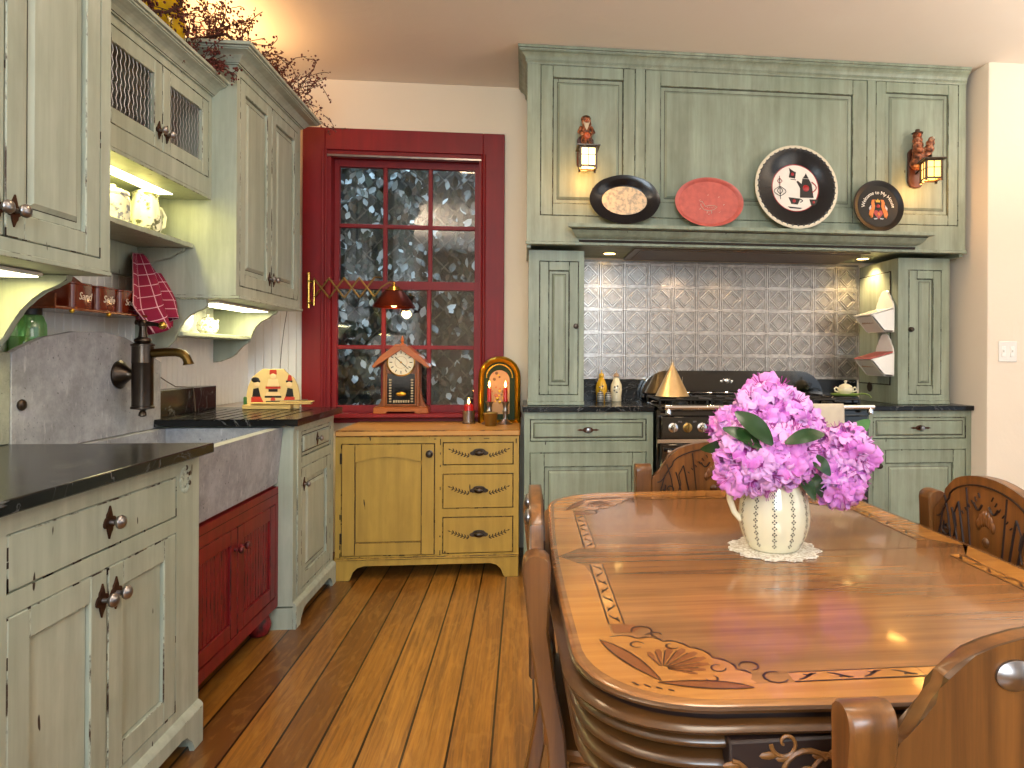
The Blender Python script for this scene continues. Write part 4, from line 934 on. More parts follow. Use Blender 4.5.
def petal_mat():
    n = N('rhododendron petal', .55); f = n.noise(n.co(), 26, 3); c = n.mix(n.ramp(f, [(.3, 0), (.7, 1)]), 'C25AB8', 'E29ADF'); n.col(c); n.b.inputs['Subsurface Weight'].default_value = .0
    n.b.inputs['Sheen Weight'].default_value = .2; return n.m
M_PET = petal_mat(); M_PET3 = plain('pale lilac petal', 'E8B0E6', .55, var=.12, scale=40); M_PET2 = plain('deep magenta petal base', 'A8348C', .55)
def floret(m, c, n_, rnd, s=1.0):
    n_ = n_.normalized(); mi_ = rnd.choice((0, 0, 2)); u = n_.orthogonal().normalized(); w = n_.cross(u); ph = rnd.uniform(0, 6.28)
    for k in range(5):
        a = ph+2*PI*k/5; d = u*math.cos(a)+w*math.sin(a); t = n_.cross(d); grid = []; L = s*.036*rnd.uniform(.85, 1.15); tw = rnd.uniform(-.3, .3); fr = rnd.uniform(0, 6)
        for i in range(5):
            v = i/4; row = []; wd = s*(.005+.0145*math.sin(min(1, v*1.15)*PI*.62))
            for j in range(8):
                q = (j/7-.5)*2; ruf = .0085*s*v*v*math.sin(q*7+fr)*(.35+abs(q))+.003*s*v*math.sin(q*13+fr*2) 
                p = c+d*(L*(v**.85)*(1-.10*q*q*v))+n_*(s*.020*math.sin(v*1.9)-s*.004*v*v*6*max(0, v-.6)+ruf)+t*(wd*q+tw*.01*v)
                row.append(m.bm.verts.new(p))
            grid.append(row)
        for i in range(4):
            for j in range(7): m.face([grid[i][j], grid[i][j+1], grid[i+1][j+1], grid[i+1][j]], 1 if i == 0 else mi_)
    for k in range(5):
        a = ph+k*1.3; e = c+n_*.034*s+(u*math.cos(a)+w*math.sin(a))*.010; m.tube([tuple(c), tuple((c+e)/2+n_*.004), tuple(e)], .0007, 4, 1)
def truss(label, c, Rr, nfl, seed, stem_to=(.545, 1.45, .86), s=1.0):
    rnd = random.Random(seed); r = root('rhododendron_bloom', label, 'flower', (0, 0, 0), 0, None); c = Vector(c); m = M(); core = Rr-.024*s
    for k in range(nfl):
        z = 1-2*(k+.5)/nfl*.97; q = math.sqrt(max(0, 1-z*z)); a = k*2.39996+seed
        d = Vector((q*math.cos(a), q*math.sin(a), z)); d = (d+Vector((rnd.uniform(-.15, .15), rnd.uniform(-.15, .15), rnd.uniform(-.15, .15)))).normalized()
        floret(m, c+d*core*rnd.uniform(.80, 1.08), (d+Vector((rnd.gauss(0, .22), rnd.gauss(0, .22), rnd.gauss(0, .22)))), rnd, s*rnd.uniform(.85, 1.2))
    obj('petals', m, [M_PET, M_PET2, M_PET3], r, 80)
    m = M(); t = Vector(stem_to); m.tube([tuple(c), tuple((c+t)/2+Vector((0, 0, .01))), tuple(t)], .003, 6); m.ball(tuple(c), core*.55, 10, 8); obj('stem', m, M_STEM, r); return r
def bigleaf(par, a, b, w, nrm, mt, droop=.012):
    m = M(); a, b = Vector(a), Vector(b); d = b-a; nrm = Vector(nrm); t = d.cross(nrm).normalized(); nn = t.cross(d).normalized(); rows = []
    for i in range(11):
        v = i/10; ww = w*math.sin(PI*min(1, v*.96+.02))**.7/2
        rows.append([tuple(a+d*v+t*(ww*q)+nn*(droop*math.sin(PI*v)*1.0+abs(q)*.12*ww-.0)) for q in (-1, -.5, 0, .5, 1)])
    V = [m.vs(q) for q in rows]; 
    for i in range(10):
        for j in range(4): m.face([V[i][j], V[i][j+1], V[i+1][j+1], V[i+1][j]])
    obj('leaf', m, mt, par, 80)
# seven blooms set in the pitcher
t1 = truss('large pink rhododendron bloom at the very top of the bouquet', (.549, 1.50, 1.048), .086, 44, 1)
t2 = truss('small pink bloom on the window-ward edge of the bouquet, above two dark leaves', (.466, 1.47, 1.015), .056, 24, 2)
t3 = truss('deep pink bloom drooping low over the pitcher handle', (.478, 1.40, .965), .078, 38, 3)
t4 = truss('pink bloom in the front middle of the bouquet, right above the pitcher rim', (.545, 1.39, .975), .064, 30, 4)
t5 = truss('pale pink bloom at the back of the bouquet above the middle leaf', (.635, 1.51, 1.000), .058, 24, 5)
t6 = truss('pink bloom on the far side from the handle with one pale leaf behind it', (.698, 1.43, .975), .058, 26, 6)
t7 = truss('lowest pink bloom hanging beside the pitcher spout', (.676, 1.42, .915), .054, 24, 7)
bigleaf(t1, (.428, 1.36, 1.069), (.495, 1.325, 1.005), .042, (-.1, -.8, .5), M_LEAF); bigleaf(t2, (.405, 1.37, 1.035), (.478, 1.335, .992), .034, (0, -.7, .6), M_LEAF)
bigleaf(t3, (.372, 1.42, .985), (.44, 1.42, 1.008), .030, (0, -.9, -.3), M_LEAF); bigleaf(t4, (.520, 1.325, 1.008), (.603, 1.325, 1.026), .032, (0, -.75, .6), M_LEAF)
bigleaf(t6, (.700, 1.47, .985), (.770, 1.46, 1.042), .036, (-.2, -.9, .2), M_LEAF2); bigleaf(t7, (.575, 1.36, .978), (.628, 1.35, .938), .034, (.1, -.8, .5), M_LEAF); bigleaf(t7, (.590, 1.40, .945), (.628, 1.39, .885), .032, (.3, -.9, .1), M_LEAF); bigleaf(t5, (.565, 1.40, .95), (.60, 1.36, .885), .03, (.1, -.9, .2), M_LEAF)

# ================================================================== PLATES ON THE MANTEL
ZM = 1.8845
def plate(label, name, x, rx, rz, y=3.618, tilt=6):
    r = root(name, label, name.split('_')[-1], (x, y, ZM)); r.rotation_euler = (R(-tilt), 0, 0); return r
def disc(m, rx, rz, prof, cz, mi=0, mis=None, seg=56, wob=0, y0=0):
    rings = []
    for f, h in prof:
        rings.append([((f*rx*(1+(wob*math.cos(8*(2*PI*i/seg)) if f > .9 else 0)))*math.cos(2*PI*i/seg), y0-h, cz+(f*rz*(1+(wob*math.cos(8*(2*PI*i/seg)) if f > .9 else 0)))*math.sin(2*PI*i/seg)) for i in range(seg)])
    m.loft(rings, mi, mis=mis)
NAVY = plain('dark navy lacquer', '0E0E14', .22, coat=.15, var=.02, spec=.35); CRM = N('worn cream print', .5)
CRM.col(CRM.mix(CRM.ramp(CRM.noise(CRM.co(), 42, 5), [(.45, 0), (.6, 1)]), 'DDC3A0', 'A89A88')); CRM = CRM.m
CORAL = N('coral lacquer', .4); CORAL.col(CORAL.mix(CORAL.ramp(CORAL.noise(CORAL.co(), 30, 6), [(.4, 0), (.8, 1)]), 'C8645A', 'A85048')); CORAL = CORAL.m
REDP = plain('red enamel', 'A81E24', .3); ORG = plain('orange enamel', 'D8782A', .4); YEL = plain('yellow enamel', 'E2B23A', .4)
p = plate('dark oval tray with scalloped navy rim and worn cream centre, leaning below the first lantern', 'oval_tray', .527, .192, .136)
m = M(); disc(m, .190, .134, [(.60, 0), (.64, .001), (.75, .012), (.93, .022), (1, .024), (1, .019), (.93, .016), (.7, .0), (.5, -.004)], .136, wob=.006); m.T = Matrix.Identity(4); obj('rim', m, NAVY, p, 50)
m = M(); disc(m, .122, .078, [(1.0, .0015), (.4, .0022), (.01, .0022)], .136); obj('centre', m, CRM, p)
p = plate('coral red oval tray with a faint white bird printed on it', 'oval_tray', .990, .190, .137)
m = M(); disc(m, .190, .137, [(.86, 0), (.88, .002), (.95, .014), (1, .016), (1, .010), (.95, .006), (.8, -.004)], .138, mis=[0, 0, 0, 1, 1, 1, 1, 1, 1, 1]); disc(m, .164, .118, [(1, .0012), (.01, .0014)], .138); obj('dish', m, [CORAL, plain('dark tray edge', '3A2420', .4)], p, 50)
m = M()
def wire(pts, w=.003, mi=0, y=-.004): m.tube([(x, y, z) for x, z in pts], w, 5, mi, flat=.5)
wire([(-.045+.0*t, .13+.0*t) for t in (0,)]+[(-.045, .118), (-.03, .098), (0, .092), (.03, .10), (.045, .115), (.03, .122), (0, .122), (-.02, .116), (-.028, .13), (-.04, .145), (-.05, .14)]); wire([(-.01, .092), (-.012, .078)]); wire([(.012, .092), (.014, .078)])
for k in range(22):
    a = k*.9; wire([(.07*math.cos(a)+.01, .125+.055*math.sin(a)), (.07*math.cos(a)+.016, .129+.055*math.sin(a))], .0012)
for q in range(5): wire([(-.01+.01*q, .108), (-.007+.01*q, .113)], .0018)
obj('bird_print', m, plain('faded white print', 'F6E6DA', .5), p)
p = plate('big round black plate with cream rim and a coffee pot painted on its white centre', 'round_plate', 1.482, .236, .236)
m = M(); r_ = .236; disc(m, r_, r_, [(.55, 0), (.57, .002), (.62, .004), (.70, .014), (.90, .022), (.93, .0235), (1, .022), (1, .017), (.9, .014), (.6, -.004), (.1, -.004)], r_, mis=[2, 1, 1, 1, 1, 0, 0, 0, 0, 0, 0, 0]); disc(m, .130, .130, [(1, .0015), (.01, .0016)], r_, mi=3)
obj('dish', m, [plain('cream lacquer', 'DDD3BC', .3, coat=.3), NAVY, REDP, plain('white enamel centre', 'F2EAE0', .35)], p, 50)
m = M(); K, RR = 0, 1; y = -.0035; cz = r_
def pg(pts, mi): m.prism([(x, cz+z) for x, z in pts], 'xz', y, y+.0015, mi)
md_ = m; m = M()
for k in range(44):
    a = 2*PI*k/44; x0_, z0_ = .2175*math.cos(a), .2175*math.sin(a); m.ball((x0_, -.0235, cz+z0_), .007, 6, 4, 0, (1, .25, 1))
obj('rim_scallops', m, M_ENAM, p)
m = md_; m.T = Matrix.Translation((0, 0, cz)) @ Matrix.Diagonal((1.2, 1, 1.2, 1)) @ Matrix.Translation((0, 0, -cz))
pg([(.02, -.045), (.085, -.045), (.078, .02), (.065, .045), (.035, .045), (.03, .02), (.012, .035), (.006, .03), (.022, 0)], K); pg([(.035, .047), (.065, .047), (.058, .060), (.052, .072), (.046, .060)], K)
m.ball((.05, y, cz+.0), .016, 10, 6, RR, (1, .2, 1)); m.ball((.05, y-.001, cz+.0), .006, 8, 4, K, (1, .4, 1))
m.tube([(.078+.022*math.sin(t), y, cz+.03-.05*t/3.1) for t in [i*3.1/8 for i in range(9)]], .0026, 6, RR)
pg([(-.03, .05), (.0, .045), (.005, .075), (-.01, .082), (-.028, .095), (-.024, .075)], K); m.ball((-.012, y, cz+.065), .008, 8, 5, RR, (1, .2, 1)); pg([(-.022, .040), (.004, .037), (.004, .040), (-.022, .043)], K)
pg([(-.035, -.045), (.022, -.05), (.008, -.078), (-.022, -.076)], K); m.ball((-.008, y, cz-.062), .008, 8, 5, RR, (1, .2, 1)); pg([(-.04, -.088), (.03, -.094), (.02, -.099), (-.03, -.096)], K); m.tube([(.02+.012*math.sin(t), y, cz-.052-.016*t/3.1) for t in [i*3.1/6 for i in range(7)]], .002, 6, K)
pg([(.065, -.052), (.105, -.052), (.095, -.080), (.072, -.080)], K); m.ball((.085, y, cz-.065), .006, 8, 5, RR, (1, .2, 1))
m.tube([(-.075, y, cz+.055), (-.073, y, cz-.055)], .0016, 5, K)
for s_ in (1, -1):
    m.tube([(-.074+s_*.028*math.sin(t), y, cz-.04+.045*t/3.1) for t in [i*3.1/10 for i in range(11)]], .0016, 5, K); m.tube([(-.074+s_*.012*math.sin(t*1.0), y, cz-.03+.03*t/3.1) for t in [i*3.1/8 for i in range(9)]], .0016, 5, K); m.tube([(-.074, y, cz+.045), (-.074+s_*.012, y, cz+.03), (-.074, y, cz+.02)], .0016, 5, RR)
obj('coffee_print', m, [plain('black print', '1A1414', .4), REDP], p)
p = plate('small round black plate lettered round its top above two orange birds and a red heart', 'round_plate', 1.958, .146, .146)
m = M(); r_ = .146; disc(m, r_, r_, [(.80, 0), (.83, .001), (.92, .010), (1, .013), (1, .008), (.9, .002), (.7, -.004), (.1, -.004)], r_); disc(m, .117, .117, [(1, .0008), (.01, .001)], r_); obj('dish', m, [plain('black tinware', '0C0A0A', .4, spec=.3, var=.02), ], p, 50)
m = M(); cz = r_-.012; y = -.003
for s_ in (1, -1):
    pg([(s_*x, z) for x, z in ((.018, .05), (.034, .048), (.040, .03), (.036, .008), (.050, -.01), (.056, -.035), (.046, -.058), (.034, -.05), (.03, -.03), (.024, -.012), (.018, .012), (.022, .034))], 0); pg([(s_*x, z) for x, z in ((.040, .02), (.054, .002), (.052, -.012), (.042, -.002))], 3); pg([(s_*x, z) for x, z in ((.045, -.04), (.056, -.035), (.046, -.058), (.036, -.052))], 1)
    pg([(s_*x, z) for x, z in ((.008, -.055), (.03, -.058), (.024, -.064), (.008, -.062))], 3)
hp = [(.024*math.sin(t)**3*1.1, .0018*(13*math.cos(t)-5*math.cos(2*t)-2*math.cos(3*t)-math.cos(4*t))-.033) for t in [2*PI*i/24 for i in range(24)]]; pg(hp, 2); m.ball((0, y-.001, cz-.034), .008, 8, 5, 0, (1, .3, 1.2)); m.ball((0, y, cz+.012), .011, 8, 5, 2, (1, .3, 1)); pg([(-.012, .035), (.012, .035), (.014, .05), (.006, .044), (0, .056), (-.006, .044), (-.014, .05)], 1)
obj('bird_print', m, [ORG, YEL, REDP, plain('pale print', 'C8C4C8', .4)], p)
def bend(me, rad=.088, cz=.136, yy=-.0035):
    for v in me.vertices:
        a = -v.co.x/rad; rr_ = rad+v.co.y; v.co = Vector((-rr_*math.sin(a)*1.0, yy-v.co.z, cz+rr_*math.cos(a)))
text('lettering', 'Welcome to My House', .0285, plain('white lettering', 'FAF6EA', .4), Matrix.Identity(4), p, .0005, curve=bend)

# ================================================================== LANTERN SCONCES
CARV = N('painted carved wood', .5); CARV.col(CARV.ramp(CARV.noise(CARV.co(), 45, 4, .6), [(.34, '3A1E12'), (.48, '7A4426'), (.56, 'A85C34'), (.66, 'C8A080')])); CARV = CARV.m
def sconce(label, x, kind):
    r = root('wall_lantern', label, 'wall lamp', (x, 3.689, 2.28)); m = M()
    q_ = .035 if kind == 0 else 0; pl = [(-.045, -.10+q_), (-.03, -.125+q_), (0, -.132+q_), (.03, -.125+q_), (.045, -.10+q_), (.045, .07), (.03, .09), (-.03, .09), (-.045, .07)]; m.prism(pl, 'xz', -.02, 0, 0, .004)
    obj('back_plate', m, plain('dark red wood plate', '4A2414', .4, coat=.2), r)
    m = M(); rnd = random.Random(4 if kind else 9)
    if kind == 0:    # upright bearded figure with a round badge
        for q in range(9): m.ball((rnd.uniform(-.006, .006), -.055+rnd.uniform(-.008, .008), -.01+q*.022), .033-.0012*q+rnd.uniform(-.003, .003), 10, 7, 0, (1, 1, .8))
        m.ball((0, -.058, .158), .026, 12, 8, 0, (1, 1, 1)); m.lathe([(.026, .172), (.020, .182), (.006, .188), (0, .188)], (0, -.058, 0), seg=14, mi=1); m.ball((0, -.085, .152), .006, 6, 4, 2); m.ball((.002, -.093, .07), .018, 12, 8, 2, (1, .5, 1.1)); m.loft([[(-.018, -.078, .148), (.018, -.078, .148), (0, -.06, .15)], [(-.010, -.092, .12), (.010, -.092, .12), (0, -.07, .12)], [(-.002, -.094, .10), (.002, -.094, .10), (0, -.08, .10)]], 3)
        for s_ in (1, -1): m.tube([(s_*.026, -.06, .125), (s_*.038, -.07, .095), (s_*.02, -.09, .078)], [.010, .011, .008], 8, 0)
    else:            # seated pair of carved figures leaning over the lantern
        for (a, b, c_, q) in ((-.012, -.05, .0, .042), (-.006, -.055, .035, .038), (-.008, -.05, .07, .034), (-.01, -.052, .10, .030), (-.012, -.05, .128, .028), (-.014, -.052, .155, .026), (.034, -.065, .045, .030), (.042, -.075, .075, .028), (.046, -.08, .105, .024), (.05, -.085, .125, .018), (.03, -.07, .01, .026)): m.ball((a, b, c_), q, 10, 7, 0, (1, 1, .9))
        m.ball((-.018, -.078, .15), .010, 8, 5, 2); m.ball((.05, -.105, .128), .007, 8, 5, 3); m.lathe([(.03, .168), (.03, .172), (.014, .176), (.012, .19), (0, .192)], (-.012, -.05, 0), seg=14, mi=1)
        m.tube([(-.03, -.06, .11), (-.045, -.085, .07), (-.01, -.10, .05)], [.011, .010, .008], 8, 0)
    obj('carved_figure', m, [CARV, plain('dark carved cap', '4A3018', .5), plain('terracotta paint', 'C05A30', .4), plain('pale carved beard', 'C8B8A0', .6)], r, 60)
    m = M(); m.tube([(0, -.02, -.05), (0, -.09, -.02), (0, -.14, .012), (0, -.16, .014), (0, -.165, .0)], .006, 8); obj('arm', m, M_BRONZE, r)
    cy = -.165; m = M(); m.T = Matrix.Translation((0, cy, 0)) @ Matrix.Rotation(R(0 if kind == 0 else -12), 4, 'Z')
    a, b, h0, h1 = .040, .050, -.125, -.018
    rs = [[(sx*q, sy*q, z) for sx, sy in ((1, 1), (-1, 1), (-1, -1), (1, -1))] for q, z in ((.058, h1-.004), (.060, h1), (.060, h1+.004), (.030, h1+.014), (.010, h1+.018))]; m.loft(rs, 0)
    for sx in (1, -1):
        for sy in (1, -1): m.box(sx*a-.0055, sx*a+.0055, sy*a-.0055, sy*a+.0055, h0-.010, h1)
    for z in (h0, h1-.010):
        for s_ in (1, -1): m.box(-a, a, s_*a-.005, s_*a+.005, z, z+.010); m.box(s_*a-.005, s_*a+.005, -a, a, z, z+.010)
    for s_ in (1, -1): m.box(-.0018, .0018, s_*a-.003, s_*a+.003, h0, h1); m.box(s_*a-.003, s_*a+.003, -.0018, .0018, h0, h1); m.box(-a, a, s_*a-.003, s_*a+.003, -.064, -.061); m.box(s_*a-.003, s_*a+.003, -a, a, -.064, -.061)
    o = obj('lantern_frame', m, M_BRONZE, r)
    m = M(); m.T = Matrix.Translation((0, cy, 0)) @ Matrix.Rotation(R(0 if kind == 0 else -12), 4, 'Z')
    for s_ in (1, -1): m.box(-a+.004, a-.004, s_*(a-.002)-.0005, s_*(a-.002)+.0005, h0+.008, h1-.008); m.box(s_*(a-.002)-.0005, s_*(a-.002)+.0005, -a+.004, a-.004, h0+.008, h1-.008)
    obj('lantern_glass', m, M_PANE if kind else emit('lit cream pane', (1, .88, .62), 4.0), r)
    m = M(); m.ball((0, cy, -.085), .018, 10, 8, 0, (1, 1, 1.3)); obj('bulb', m, M_BULB, r)
    lamp('lantern_lamp', 'POINT', (x-.015, 3.689-.11, 2.135), 1.3, (1, .70, .34), .03); lamp('lantern_lamp', 'POINT', (x, 3.689-.165, 2.125), .8, (1, .72, .38), .03)
sconce('carved bearded figure wall lantern with a glowing cream lamp, over the dark oval tray', .318, 0)
sconce('carved wooden figures wall lantern with amber lit panes, above the small lettered plate', 2.205, 1)

# ================================================================== THINGS BY THE RANGE
def wallbox(label, z, lid):
    r = root('wall_box', label, 'box', (2.1575, 3.905, z)); r.scale = (1.2, 1.17, 1.0); w = .085; m = M()
    o = [(-w, 0), (w, 0), (w, .14), (w*.97, .165), (w*.85, .185), (w*.70, .192), (w*.66, .215), (w*.45, .225), (w*.40, .242), (w*.2, .252), (-w*.2, .252), (-w*.40, .242), (-w*.45, .225), (-w*.66, .215), (-w*.70, .192), (-w*.85, .185), (-w*.97, .165), (-w, .14)]
    m.prism([(y, zz) for y, zz in o], 'yz', -.008, 0, 0, .002); m.prism([(y, zz) for y, zz in o[:2]]+[(w, .01), (-w, .01)], 'yz', -.05, -.008, 0); obj('back_board', m, M_WHITE, r)
    m = M()
    for s_ in (1, -1): m.prism([(-.008, 0), (-.045, 0), (-.06, .008), (-.115, .085), (-.12, .098), (-.008, .135)], 'xz', s_*w-.004*(s_ > 0), s_*w+.004*(s_ < 0), 0, .001)
    v = m.vs([(-.055, -w, .004), (-.055, w, .004), (-.118, w, .092), (-.118, -w, .092), (-.049, -w, .008), (-.049, w, .008), (-.112, w, .096), (-.112, -w, .096)])
    for q in ((0, 1, 2, 3), (7, 6, 5, 4), (0, 4, 5, 1), (3, 2, 6, 7), (0, 3, 7, 4), (1, 5, 6, 2)): m.face([v[i] for i in q])
    for k in range(7): m.box(-.093-.0006*k, -.0905, -.05+.016*k, -.042+.016*k, .052, .062, 1)
    obj('bin', m, [M_WHITE, plain('faded brown print', 'A08468', .6)], r)
    m = M(); v = m.vs([(-.124, -w, .100), (-.124, w, .100), (-.008, w, .140), (-.008, -w, .140), (-.122, -w, .106), (-.122, w, .106), (-.008, w, .147), (-.008, -w, .147)])
    for q in ((0, 1, 2, 3), (7, 6, 5, 4), (0, 4, 5, 1), (3, 2, 6, 7), (0, 3, 7, 4), (1, 5, 6, 2)): m.face([v[i] for i in q])
    obj('lid', m, lid, r)
wallbox('upper white enamel wall box with a scalloped back, on the tower side', 1.335, M_WHITE)
wallbox('lower white enamel wall box with a coral red lid, on the tower side', 1.075, plain('coral lid', 'C8645C', .4))
m = M(); m.lathe([(.10, 0), (.101, .002), (.098, .004), (.012, .178), (.009, .182), (.008, .198), (0, .199)], seg=40); m.tube([(0, 0, .19), (.006, 0, .205), (.0, 0, .215), (-.004, 0, .206), (0, 0, .195)], .0016, 6)
tag(obj('brass_cone', m, metal('brushed brass', 'E2CEA8', .42, 'BCA078'), loc=(.865, 3.96, .9515)), 'tall brushed brass cone standing on the range burner', 'cone')
def shaker(label, x, y, col, cork):
    r = root('shaker', label, 'shaker', (x, y, .9115)); m = M()
    m.lathe([(.030, 0), (.032, .004), (.031, .03), (.036, .07), (.033, .10), (.022, .125), (.016, .14), (.012, .146)], seg=24); obj('body', m, col, r)
    m = M(); m.lathe([(.014, .146), (.017, .150), (.016, .162), (.009, .170), (0, .171)], seg=18); m.tube([(0, 0, .17), (.002, 0, .19)], .003, 6); obj('stopper', m, cork, r)
    m = M()
    for k in range(5): a = k*1.2; m.ball((.014*math.cos(a)-.002, -.0335+.003*abs(math.cos(a)), .075+.018*math.sin(a)), .006, 6, 4, 0, (1, .4, 1))
    obj('painted_spots', m, M_ENAM, r)
shaker('yellow shaker with dark spots standing before the black upstand', .462, 4.12, plain('yellow glaze', 'D8A828', .2, coat=.5), plain('yellow cork', 'D8B040', .5)); shaker('cream shaker with dark spots beside the yellow one', .553, 4.12, M_CREAM, plain('brown cork', 'B09070', .6))
STR = N('striped stoneware', .3, coat=.3); w_ = STR.n('ShaderNodeTexWave', bands_direction='Z'); w_.inputs['Scale'].default_value = 30; STR.l(STR.co(), w_.inputs['Vector']); STR.col(STR.ramp(w_.outputs['Fac'], [(.45, '2A2C30'), (.55, '9A9890')])); STR = STR.m
for lab, x in (('small striped stoneware pot in front of the yellow shaker', .445), ('small striped stoneware pot between the yellow and cream shakers', .492)):
    m = M(); m.lathe([(.016, 0), (.020, .004), (.022, .02), (.021, .04), (.017, .05), (.018, .054), (.010, .060), (.004, .062), (.005, .067), (0, .069)], seg=24); tag(obj('stoneware_pot', m, STR, loc=(x, 4.02, .9115)), lab, 'pot', 'striped pots by the range')
# sugar bowl on green tray
m = M(); m.lathe([(0, 0), (.075, 0), (.088, .006), (.092, .012), (.088, .012), (.074, .004), (0, .004)], seg=40, sy=.7); m.tube([(.085, 0, .010), (.115, -.01, .010), (.135, -.02, .002), (.142, -.03, -.012)], [.010, .008, .007, .006], 8, flat=.5)
tag(obj('green_tray', m, M_GREEN, loc=(1.865, 3.82, .9625)), 'small bright green tray with a curled handle under the cream sugar bowl', 'tray')
r = root('sugar_bowl', 'cream lidded sugar bowl with two ear handles on the green tray', 'sugar bowl', (1.865, 3.82, .9667)); m = M()
m.lathe([(.026, 0), (.030, .004), (.042, .016), (.047, .030), (.044, .040), (.038, .044)], seg=32); obj('bowl', m, M_CREAM, r)
m = M(); m.lathe([(.040, .044), (.036, .052), (.020, .062), (.006, .066), (.005, .070), (.010, .076), (.007, .083), (0, .085)], seg=28); obj('lid', m, M_CREAM, r)
for s_ in (1, -1):
    m = M(); m.tube([(s_*.043, 0, .036), (s_*.058, 0, .044), (s_*.068, 0, .036), (s_*.064, 0, .022), (s_*.045, 0, .016)], .0045, 8); obj('handle', m, M_CREAM, r)
# towel over range rail
m = M(); ny, nx = 22, 14; G = []
for i in range(ny+1):
    t = i/ny; L = .42*t-.10
    if L < 0: y, z = -.0+.018*math.cos(PI/2+0)*0+.020, .912+L
    elif L < .05: a = L/.05*PI; y, z = .020*math.cos(a), .912+.020*math.sin(a)
    else: y, z = -.020-.004*math.sin((L-.05)*9), .912-(L-.05)
    G.append([(1.508+.225*j/nx, 3.585+y+(-.0035*math.sin(j*1.5)*(L*2+.1) if L > .05 else 0), z) for j in range(nx+1)])
V = [m.vs(q) for q in G]
for i in range(ny):
    for j in range(nx): m.face([V[i][j], V[i][j+1], V[i+1][j+1], V[i+1][j]])
o = tag(obj('hand_towel', m, M_CLOTHW, angle=180), 'plain off white towel hung over the chrome range rail', 'towel'); md = o.modifiers.new('thickness', 'SOLIDIFY'); md.thickness = .003; md.offset = 1

# ================================================================== ON THE MUSTARD CABINET AND WINDOW SILL
ck = root('mantel_clock', 'wooden gable topped mantel clock with cream dial, standing on the red window sill', 'clock', (-.728, 4.186, .8405))
CW = wood('clock oak', '9A5A28', '7C4218', '5E3010', 'z', 1.2, .3, .3); CWX = wood('clock orange oak', 'B8682C', '9A5220', '7A3E16', 'x', 1.2, .3, .3)
m = M(); m.prism([(-.158, 0), (-.085, 0), (-.078, .014), (.078, .014), (.085, 0), (.158, 0), (.156, .034), (-.156, .034)], 'xz', -.062, .058, 0, .002); m.box(-.15, .15, -.066, .058, .034, .041, 0, .002); obj('base', m, CWX, ck)
m = M(); m.box(-.105, .105, -.035, .055, .041, .30, 0, .002)
for s_ in (1, -1): m.box(s_*.105, s_*.088, -.052, -.035, .041, .29, 0, .003); m.prism([(s_*.105, .041), (s_*.145, .041), (s_*.128, .055), (s_*.115, .09), (s_*.108, .14), (s_*.105, .15)], 'xz', -.02, .02, 0, .001)
m.prism([(-.10, .28), (.10, .28), (.10, .30), (.0, .385), (-.10, .30)], 'xz', -.04, .05, 0); obj('case', m, CW, ck)
m = M()
for s_ in (1, -1): m.prism([(s_*.165, .278), (s_*.158, .268), (0, .375), (0, .405), (s_*.03, .405), (s_*.12, .335)], 'xz', -.075, .058, 0, .002)
m.box(-.034, .034, -.078, .058, .395, .408, 0, .002); obj('gable_roof', m, CWX, ck)
m = M(); m.lathe([(.010, .408), (.012, .414), (.005, .42), (.011, .432), (.006, .444), (.003, .458), (0, .462)], (0, -.01, 0), seg=14); obj('finial', m, CWX, ck)
m = M(); m.box(-.088, .088, -.046, -.036, .046, .235, 0)
m.box(-.088, .088, -.054, -.046, .046, .055, 1, .001); m.box(-.088, -.080, -.054, -.046, .055, .24, 1, .001); m.box(.080, .088, -.054, -.046, .055, .24, 1, .001)
for k in range(9):
    z = .066+k*.016
    for s_ in (1, -1): m.box(s_*.056, s_*.070, -.0475, -.046, z, z+.009, 2)
for k in range(7): m.box(-.046+k*.014, -.036+k*.014, -.0475, -.046, .064, .078, 2)
m.ball((0, -.049, .115), .03, 14, 8, 3, (1, .25, .42)); obj('glass_door', m, [M_ENAM, CW, plain('gilt stencil', 'B8A888', .4), M_GOLD], ck)
m = M(); m.lathe([(.083, .0), (.083, .012), (.076, .014), (.074, .008)], (0, -.046, .302), '-y', 40, 0); m.lathe([(.075, .008), (.01, .0085), (0, .0085)], (0, -.046, .302), '-y', 40, 1); m.lathe([(.036, .0086), (.0352, .0095), (.0344, .0086)], (0, -.046, .302), '-y', 32, 3, caps=False)
for k in range(12):
    a = PI/6*k; c_, s_ = math.cos(a), math.sin(a); m.tube([(.050*c_, -.0552, .302+.050*s_), (.066*c_, -.0552, .302+.066*s_)], .0022, 4, 2)
m.tube([(.006, -.057, .296), (-.034, -.057, .334)], .0022, 5, 2); m.tube([(-.004, -.058, .306), (.044, -.058, .262)], .0018, 5, 2); m.ball((0, -.057, .302), .006, 8, 5, 3); obj('dial', m, [M_BRASS, plain('cream dial', 'F2EAD0', .5), M_ENAM, M_BRASS], ck)

